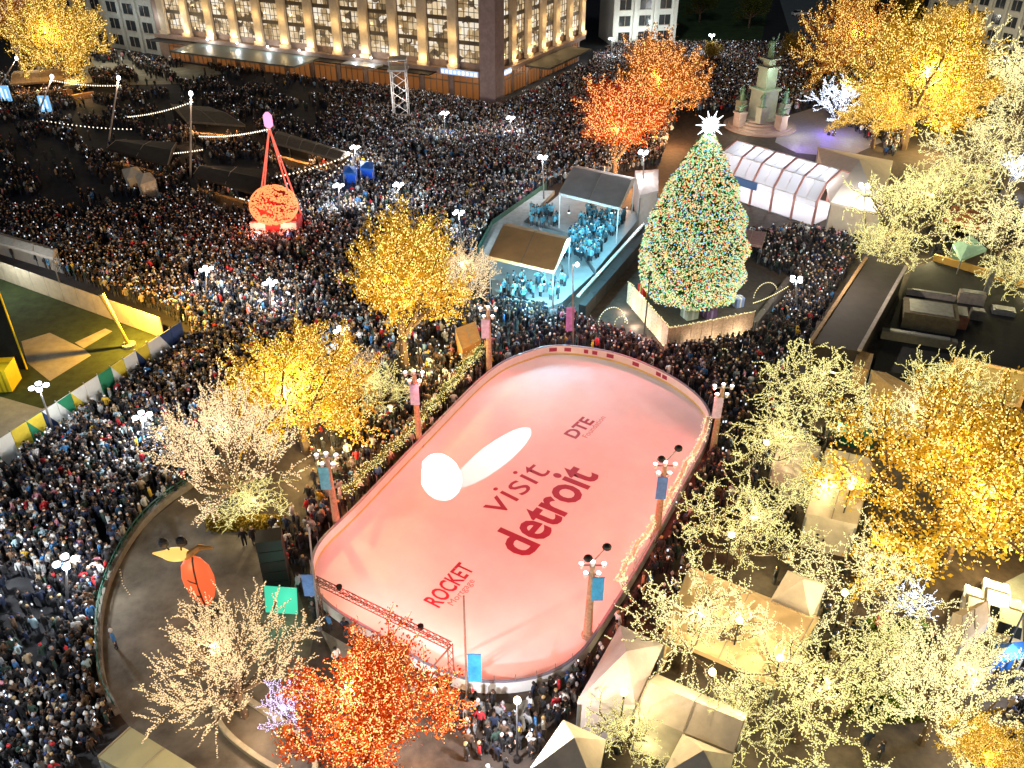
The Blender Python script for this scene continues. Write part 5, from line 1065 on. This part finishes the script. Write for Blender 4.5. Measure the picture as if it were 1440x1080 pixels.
def make_body(pose, si):
    V = []; E = []; Rd = []
    def v(x, y, z, r, r2=None, par=None):
        V.append((x, y, z)); Rd.append((r, r2 or r)); k = len(V)-1
        if par is not None: E.append((par, k))
        return k
    pel = v(0, 0, .95, .16, .12); wa = v(0, 0, 1.1, .15, .11, pel); chv = v(0, .01, 1.3, .18, .125, wa); nk0 = v(0, 0, 1.44, .09, .08, chv); nk = v(0, .01, 1.50, .055, .055, nk0)
    hd = v(0, .02, 1.58, .085, .09, nk); h2 = v(0, .02, 1.68, .09, .1, hd); v(0, .015, 1.76, .055, .06, h2)
    step = {'stand': .02, 'walk': .14, 'phone': .03, 'pocket': .02}[pose]
    hands = []
    for s in (-1, 1):
        hp = v(s*.09, 0, .86, .105, .1, pel); kn = v(s*.10, s*step*.6+.02, .48, .065, .07, hp); an = v(s*.105, s*step-.01, .09, .045, .05, kn); v(s*.115, s*step+.13, .045, .04, .035, an)
        sh_ = v(s*.20, 0, 1.38, .075, .075, chv)
        if pose == 'phone' and s == 1 or (pose == 'phone'): el = v(s*.26, .12, 1.18, .055, .055, sh_); wr = v(s*.12, .33, 1.38, .034, .034, el); d = Vector((0, .05, .08)).normalized()
        elif pose == 'pocket': el = v(s*.30, -.05, 1.12, .058, .058, sh_); wr = v(s*.22, .1, .96, .036, .036, el); d = Vector((-s*.3, .5, -.8)).normalized()
        else: el = v(s*.27, -.02+s*.03, 1.12, .056, .056, sh_); wr = v(s*.29, .06, .90, .034, .034, el); d = Vector((0, .1, -1)).normalized()
        w_ = Vector(V[wr]); pm = w_+d*.08; pk = v(*pm, .038, .022, wr); hands.append(pm)
        ax_ = d.cross(Vector((s, 0, 0))); ax_ = ax_.normalized() if ax_.length > .1 else Vector((0, 1, 0))
        for i, L in enumerate((.07, .08, .075, .06)):
            q = pm+ax_*(.024-.016*i)+d*.03; f1 = v(*q, .009, None, pk); f2 = v(*(q+d*L*.5+Vector((-s*.008, 0, 0))), .008, None, f1); v(*(q+d*L+Vector((-s*.025, 0, 0))), .007, None, f2)
        q = pm-d*.03+ax_*.035; f1 = v(*q, .011, None, pk); v(*(q+ax_*.03+d*.035), .009, None, f1)
    me = bpy.data.meshes.new('b'); me.from_pydata(V, E, []); ob = bpy.data.objects.new('b', me); COL.objects.link(ob)
    sk = ob.modifiers.new('s', 'SKIN'); sk.use_smooth_shade = True; ly = me.skin_vertices[0]
    for i, (a, c) in enumerate(Rd): ly.data[i].radius = (a, c)
    ly.data[0].use_root = True
    ob.modifiers.new('u', 'SUBSURF').levels = 1
    dg = bpy.context.evaluated_depsgraph_get(); dg.update(); out = bpy.data.meshes.new_from_object(ob.evaluated_get(dg)); bpy.data.objects.remove(ob)
    # face: nose, ears, eyes, mouth joined in
    bm = bmesh.new(); bm.from_mesh(out)
    def lump(c, r, mi):
        g = bmesh.ops.create_icosphere(bm, subdivisions=1, radius=1, matrix=Matrix.Translation(c) @ Matrix.Diagonal((*r, 1)))
        for f in {f for v_ in g['verts'] for f in v_.link_faces}: f.material_index = mi
    for f in bm.faces:
        c = f.calc_center_median()
        f.material_index = 1 if (c.z > 1.49 and abs(c.x) < .14 and c.y < .2) or min((c-h_).length for h_ in hands) < .115 else (3 if c.z < .1 else (2 if c.z < .82 and abs(c.x) < .23 else 0))
    lump((0, .125, 1.625), (.016, .022, .026), 1); lump((0, .112, 1.585), (.028, .008, .008), 4)
    for s in (-1, 1): lump((s*.098, .02, 1.63), (.012, .022, .032), 1); lump((s*.034, .112, 1.655), (.013, .008, .009), 3)
    bm.to_mesh(out); bm.free(); out.name = 'person'
    for m in (M_coat, M_skins[si], M_trs, M_shoe, mat('lips', (.4, .12, .1), .6)): out.materials.append(m)
    for f in out.polygons: f.use_smooth = True
    return out
BODY = [make_body(po, k % 5) for k, po in enumerate(('stand', 'phone', 'pocket', 'walk', 'stand', 'phone', 'pocket', 'stand'))]
def capmesh(knit):
    b = MB(); prof = [(.104, -.02), (.112, .03), (.105, .08), (.08, .125), (.03, .15)] if not knit else [(.118, .0), (.122, .05), (.11, .1), (.08, .15), (.03, .18), (.028, .2)]
    b.lathe(prof, (0, .005, 1.64), 12, 0, .92, 1.0)
    if not knit: b.ell((0, -.05, 1.62), .1, .07, .12, 10, 6)
    else: b.ell((0, .005, 1.85), .035, .035, .035, 8, 6)
    me = bpy.data.meshes.new('hair' if not knit else 'knit_hat'); me.from_pydata(b.V, [], b.F); me.materials.append(M_hair)
    for f in me.polygons: f.use_smooth = True
    return me
CAP = [capmesh(False), capmesh(True)]
b = MB(); b.box(0, .42, 1.42, 1.57, .075, .012); PHONE = bpy.data.meshes.new('phone'); PHONE.from_pydata(b.V, [], b.F); M_ph = emis('phone_screen', (.7, .85, 1), 2.2); PHONE.materials.append(M_ph)
# crowd areas in picture space, projected on the ground
def inpoly(X, Y, poly):
    r = np.zeros(len(X), bool); n = len(poly); j = n-1
    for i in range(n):
        xi, yi = poly[i]; xj, yj = poly[j]
        c = ((yi > Y) != (yj > Y)) & (X < (xj-xi)*(Y-yi)/((yj-yi) or 1e-9)+xi); r ^= c; j = i
    return r
AREA = [  # polygon, density 0..1, brightness of clothes
 ([(-120, 1150), (-120, 720), (0, 670), (265, 490), (272, 462), (60, 375), (-120, 330), (-120, 230), (-40, 120), (60, 90), (200, 55), (300, 92), (560, 128), (690, 156), (715, 150), (835, 92), (828, 40), (850, 20), (866, 66), (960, 66), (1100, 66), (1135, 110), (1120, 150), (1015, 160), (955, 160), (925, 235), (780, 260), (690, 316), (650, 395), (640, 470), (480, 500), (350, 560), (260, 690), (200, 735), (155, 805), (135, 880), (138, 960), (160, 1020), (135, 1062), (140, 1150)], 1.0, 1),
 ([(655, 480), (690, 425), (700, 430), (790, 445), (850, 470), (935, 500), (1060, 480), (1125, 400), (1060, 370), (1045, 335), (1120, 325), (1215, 345), (1130, 490), (1110, 520), (1060, 600), (1010, 700), (960, 760), (900, 860), (830, 960), (800, 1010), (745, 1080), (640, 1120), (640, 1000), (560, 960), (440, 870), (415, 790), (445, 700), (560, 560)], .85, 2),
 ([(1435, 930), (1560, 900), (1560, 1150), (1395, 1150), (1412, 1010)], .9, 1),
 ([(1010, 570), (1110, 560), (1250, 700), (1120, 760), (980, 800), (900, 900), (860, 880)], .35, 2),
 ([(1120, 690), (1250, 760), (1320, 900), (1230, 1080), (1060, 930)], .12, 2),
 ([(325, 745), (400, 745), (440, 700), (470, 690), (430, 860), (415, 905), (405, 790), (335, 770)], .6, 2),
 ([(1100, 60), (1250, 40), (1300, 120), (1290, 190), (1250, 225), (1225, 200), (1150, 150), (1110, 160)], .45, 2),
 ([(1230, 360), (1400, 210), (1440, 360), (1300, 360)], .1, 2),
 ([(490, 525), (640, 430), (690, 425), (655, 490), (540, 600), (430, 700), (440, 640)], .45, 2)]
HOLES = [rink_px, [(352, 322), (432, 322), (432, 336), (352, 336)], [(555, 158), (580, 158), (580, 172), (555, 172)], ring[:10]+[(405, 905), (425, 870), (400, 800), (385, 755)], [(880, 425), (938, 496), (1060, 470), (1112, 400), (1050, 365), (912, 338)], [(800, 452), (905, 325), (925, 335), (835, 455)],
         [(690, 318), (880, 245), (925, 300), (790, 432), (690, 428)], [(1005, 248), (1170, 300), (1250, 285), (1240, 200), (1010, 180)], [(1000, 175), (1130, 175), (1110, 215), (1020, 200)], [(1225, 400), (1275, 400), (1208, 510), (1138, 500)],
         [(450, 885), (520, 925), (600, 965), (590, 990), (520, 965), (470, 925)], [(-40, 350), (75, 378), (70, 366), (-40, 335)], [(735, 1100), (792, 1028), (860, 1060), (840, 1120)], [(812, 1000), (870, 900), (935, 925), (905, 1010)], [(975, 815), (1155, 885), (1095, 985), (930, 910)]]
xs = np.arange(-110, 120, .50); ys = np.arange(25, 330, .50); X, Y = np.meshgrid(xs, ys); X = X.ravel()+rng.uniform(-.2, .2, X.size); Y = Y.ravel()+rng.uniform(-.2, .2, Y.size)
dep = Y*CT+H*ST; PX = 720+F*X/dep; PY = 540-F*(Y*ST-H*CT)/dep
rk = np.array(offset_loop(RK, .7))
keep = np.zeros(len(X), bool); zone = np.zeros(len(X), int); u = rng.uniform(0, 1, len(X)); dn = .84+.16*np.sin(X*.23+np.sin(Y*.11)*2)*np.cos(Y*.19+X*.05)
nz = np.sin(X*.31+1.3*np.sin(Y*.13+.7))*np.sin(Y*.27+1.1*np.sin(X*.17))+.4*np.sin(X*.9+Y*.7)
dn = np.where((PX < 520-.35*PY) & (PY < 300) & (nz < .12), .05, dn)
dn = dn*np.where((nz < -.75) & (PX < 900), .35, 1.0)
dn = dn*np.where((PX < 560) & (PY < 300) & (PY > 40), np.where((PY < 290) & (PX < 500-.3*PY), .42, .85), 1.0)
for k, (poly, d, zz) in enumerate(AREA):
    q = inpoly(PX, PY, poly) & ~keep & (u < d*dn); keep |= q; zone[q] = k
for hpoly in HOLES: keep &= ~inpoly(PX, PY, hpoly)
keep &= ~inpoly(X, Y, [tuple(q) for q in rk])
for o in list(COL.objects):      # leave the trunks, posts and tents their own ground
    if o.parent is None and o.type == 'EMPTY' and o.get('category') in ('tree', 'pole', 'light mast', 'street lamp', 'spotlight', 'tower', 'speaker', 'screen', 'kiosk', 'booth'):
        r_ = 1.6 if o['category'] in ('speaker', 'screen', 'kiosk', 'booth') else .55; keep &= (X-o.location.x)**2+(Y-o.location.y)**2 > r_*r_
wallx = (np.stack([X, Y], 1)-np.array(Cc[:2])) @ np.array(nL[:2]); wally = (np.stack([X, Y], 1)-np.array(Cc[:2])) @ np.array(nR[:2])
keep &= ~((wallx < 1.6) & (wally < 1.6))
vis = (PX > -40) & (PX < 1480) & (PY > -20) & (PY < 1120); keep &= vis
I = np.nonzero(keep)[0]; X, Y, PX, PY, zone = X[I], Y[I], PX[I], PY[I], zone[I]
# choir on the stage
cxs = []
for i in range(170):
    a, c = random.random(), random.random(); q = G(805+55*a+(20-45*c), 300+62*c+8*a, 1.2); cxs.append((q.x, q.y, 1.2))
for i in range(42):
    a, c = random.random(), random.random(); q = G(700+85*a+12*(1-c), 392+30*c+8*a*(1-c), 1.0); cxs.append((q.x, q.y, 1.0))
for i in range(26): q = G(745+random.random()*45, 300+random.random()*22, 1.2); cxs.append((q.x, q.y, 1.2))
dist = np.hypot(np.hypot(X, Y), H); inframe = (PX > 4) & (PX < 1436) & (PY < 1074)
FORCED = [(165, 912, 10), (498, 908, 0), (345, 768, 0), (358, 766, 1), (371, 770, 0), (384, 768, 2), (405, 800, 8), (290, 880, 1), (610, 985, 6), (475, 935, 6), (1040, 925, 4), (1245, 760, 0), (1190, 760, 2), (1130, 1000, 8)]
fx = np.array([G(a, c)[:2] for a, c, k in FORCED]); X = np.concatenate([fx[:, 0], X]); Y = np.concatenate([fx[:, 1], Y]); PX = np.concatenate([[a for a, c, k in FORCED], PX]); PY = np.concatenate([[c for a, c, k in FORCED], PY]); zone = np.concatenate([np.ones(len(FORCED), int), zone])
dist = np.hypot(np.hypot(X, Y), H); inframe = (PX > 4) & (PX < 1436) & (PY < 1074); dist[:len(FORCED)] = 0
order = np.argsort(dist+np.where(inframe, 0, 1e4)); near = order[:300]; far = order[300:]
print('crowd', len(X))
REG = lambda x, y, z: ('near bottom left corner' if x < 200 and y > 980 else 'left of round plaza' if x < 260 else 'at near rink end' if x < 760 else 'beside right rink side' if x < 1120 else 'in lower right corner' if x > 1380 else 'among market tents')
POS = ('facing right', 'facing away', 'facing left', 'facing the camera')
for i in near:
    ci = rng.choice(len(COATS), p=cw) if i >= len(FORCED) else FORCED[i][2]; hi = rng.choice(len(HATS), p=hwt); bi = int(rng.integers(0, 8)); rz = rng.uniform(-pi, pi); s = rng.uniform(.92, 1.06)
    o = bpy.data.objects.new('person', BODY[bi]); COL.objects.link(o); o.location = (X[i], Y[i], .012 if zone[i] else .006); o.rotation_euler = (0, 0, rz); o.scale = (s*1.05, s*1.05, s)
    o.color = (*COATS[ci][1], 1); fc = (rz+pi/2) % (2*pi); fd = POS[int(((fc+pi/4) % (2*pi))//(pi/2))] if True else ''
    fd = ('facing right', 'facing away', 'facing left', 'facing camera')[int(((fc+pi/4) % (2*pi))//(pi/2))]
    ph = bi in (1, 5)
    tag(o, 'person in %s coat, %s, %s%s, %s' % (COATS[ci][0], HATS[hi][0].replace('a ', '').replace('dark blue', 'navy'), 'phone up, ' if ph else '', fd, REG(PX[i], PY[i], zone[i])), 'person', 'people in the crowd around the rink')
    c = bpy.data.objects.new('knit_hat' if hi > 2 else 'hair', CAP[1 if hi > 2 else 0]); COL.objects.link(c); c.parent = o; c.color = (*HATS[hi][1], 1)
    if ph: c = bpy.data.objects.new('phone', PHONE); COL.objects.link(c); c.parent = o
# ---- the rest of the crowd as one object
def low_person():
    V = []; Fc = []; K = []
    def add(vs, fs, k):
        n = len(V); V.extend(vs); Fc.extend([tuple(a+n for a in f) for f in fs]); K.extend([k]*len(vs))
    def ico(c, r, k):
        bm = bmesh.new(); bmesh.ops.create_icosphere(bm, subdivisions=1, radius=1); bm.verts.ensure_lookup_table()
        add([(c[0]+v_.co.x*r[0], c[1]+v_.co.y*r[1], c[2]+v_.co.z*r[2]) for v_ in bm.verts], [tuple(v_.index for v_ in f.verts) for f in bm.faces], k); bm.free()
    def loft(rings, n, k):
        vs = [(cx+rx_*cos(2*pi*j/n+.4), cyy+ry_*sin(2*pi*j/n+.4), z_) for (cx, cyy, z_, rx_, ry_) in rings for j in range(n)]; m = len(rings); fs = []
        for i in range(m-1):
            for j in range(n): a, b_, c_, d_ = i*n+j, i*n+(j+1) % n, (i+1)*n+(j+1) % n, (i+1)*n+j; fs += [(a, b_, c_), (a, c_, d_)]
        fs += [((m-1)*n, (m-1)*n+j, (m-1)*n+j+1) for j in range(1, n-1)]
        add(vs, fs, k)
    ico((0, .02, 1.63), (.1, .11, .13), 1); ico((0, -.015, 1.665), (.112, .11, .125), 2)
    loft([(0, 0, .72, .19, .14), (0, 0, 1.15, .19, .14), (0, 0, 1.40, .23, .14), (0, 0, 1.50, .07, .07)], 7, 0)
    for s in (-1, 1): loft([(s*.1, 0, 0, .06, .1), (s*.1, 0, .75, .085, .09)], 4, 3); loft([(s*.27, .16, .95, .045, .05), (s*.29, -.02, 1.12, .06, .06), (s*.21, 0, 1.43, .06, .06)], 4, 0)
    return np.array(V), np.array(Fc), np.array(K)
TV, TF, TK = low_person()
XY = np.concatenate([np.stack([X[far], Y[far], np.zeros(len(far))], 1), np.array(cxs)]); N = len(XY); ch_n = len(cxs)
PXf = 720+F*XY[:, 0]/(XY[:, 1]*CT+(H-XY[:, 2])*ST); PYf = np.concatenate([PY[far], np.full(ch_n, 330.)])
rz = rng.uniform(-pi, pi, N); sc = rng.uniform(.84, 1.02, N); kids = rng.uniform(0, 1, N) < .1; sc[kids] *= .72
c_, s_ = np.cos(rz), np.sin(rz)
wd = rng.uniform(1.0, 1.3, N)
Vx = TV[None, :, 0]*wd[:, None]; Vy = TV[None, :, 1]*wd[:, None]
P = np.stack([(Vx*c_[:, None]-Vy*s_[:, None])*sc[:, None]+XY[:, 0:1], (Vx*s_[:, None]+Vy*c_[:, None])*sc[:, None]+XY[:, 1:2], TV[None, :, 2]*sc[:, None]+XY[:, 2:3]], 2)
coat = CC[rng.choice(len(COATS), N, p=cw)].copy(); hat = HC[rng.choice(len(HATS), N, p=hwt)].copy(); skn = np.array(SKIN)[rng.integers(0, 5, N)]
dark = ((PXf > 640) & (PYf > 340)) | ((PXf < 600-.6*PYf) & (PYf < 330)); dark[-ch_n:] = False       # shade of the dim crowd areas put into darker coats
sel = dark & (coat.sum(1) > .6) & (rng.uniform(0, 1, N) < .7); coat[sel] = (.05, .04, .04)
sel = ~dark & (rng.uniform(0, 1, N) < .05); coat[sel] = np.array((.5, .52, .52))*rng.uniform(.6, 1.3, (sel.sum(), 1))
coat[-ch_n:] = np.array((.12, .32, .42))*rng.uniform(.05, 2.2, (ch_n, 1)); coat *= rng.uniform(.75, 1.3, (N, 1))  # cyan stage light on the choir put into their coat colour
trs = np.array((.02, .022, .03))*rng.uniform(.5, 3, (N, 1))
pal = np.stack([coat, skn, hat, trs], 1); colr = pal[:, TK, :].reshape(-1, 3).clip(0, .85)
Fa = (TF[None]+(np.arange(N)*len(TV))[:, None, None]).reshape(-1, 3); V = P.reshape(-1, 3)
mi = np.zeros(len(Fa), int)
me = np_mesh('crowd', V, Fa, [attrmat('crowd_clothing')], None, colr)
o = bpy.data.objects.new('crowd', me); COL.objects.link(o); tag(o, 'dense crowd of people in winter coats filling the streets and the square', 'crowd', kind='stuff')
# lit phones held up in the far crowd
sel = np.nonzero(rng.uniform(0, 1, N) < .07)[0]; Pp = np.stack([XY[sel, 0]-s_[sel]*.35, XY[sel, 1]+c_[sel]*.35, 1.62*sc[sel]+.1+XY[sel, 2]], 1); bx = np.array([(a, b_, c) for a in (-.05, .05) for b_ in (-.02, .02) for c in (-.08, .08)])
V = (Pp[:, None, :]+bx[None]*rng.uniform(.6, 1.3, (len(sel), 1, 1))).reshape(-1, 3); q6 = np.array([(0, 1, 3, 2), (4, 6, 7, 5), (0, 4, 5, 1), (2, 3, 7, 6), (0, 2, 6, 4), (1, 5, 7, 3)]); Fa = (q6[None]+(np.arange(len(sel))*8)[:, None, None]).reshape(-1, 4)
o = bpy.data.objects.new('phone_lights', np_mesh('phone_lights', V, Fa, [emis('phone_glow', (.8, .9, 1), 1.1)])); COL.objects.link(o); tag(o, 'tiny glowing phone screens held up all over the crowd', 'phone lights', kind='stuff')
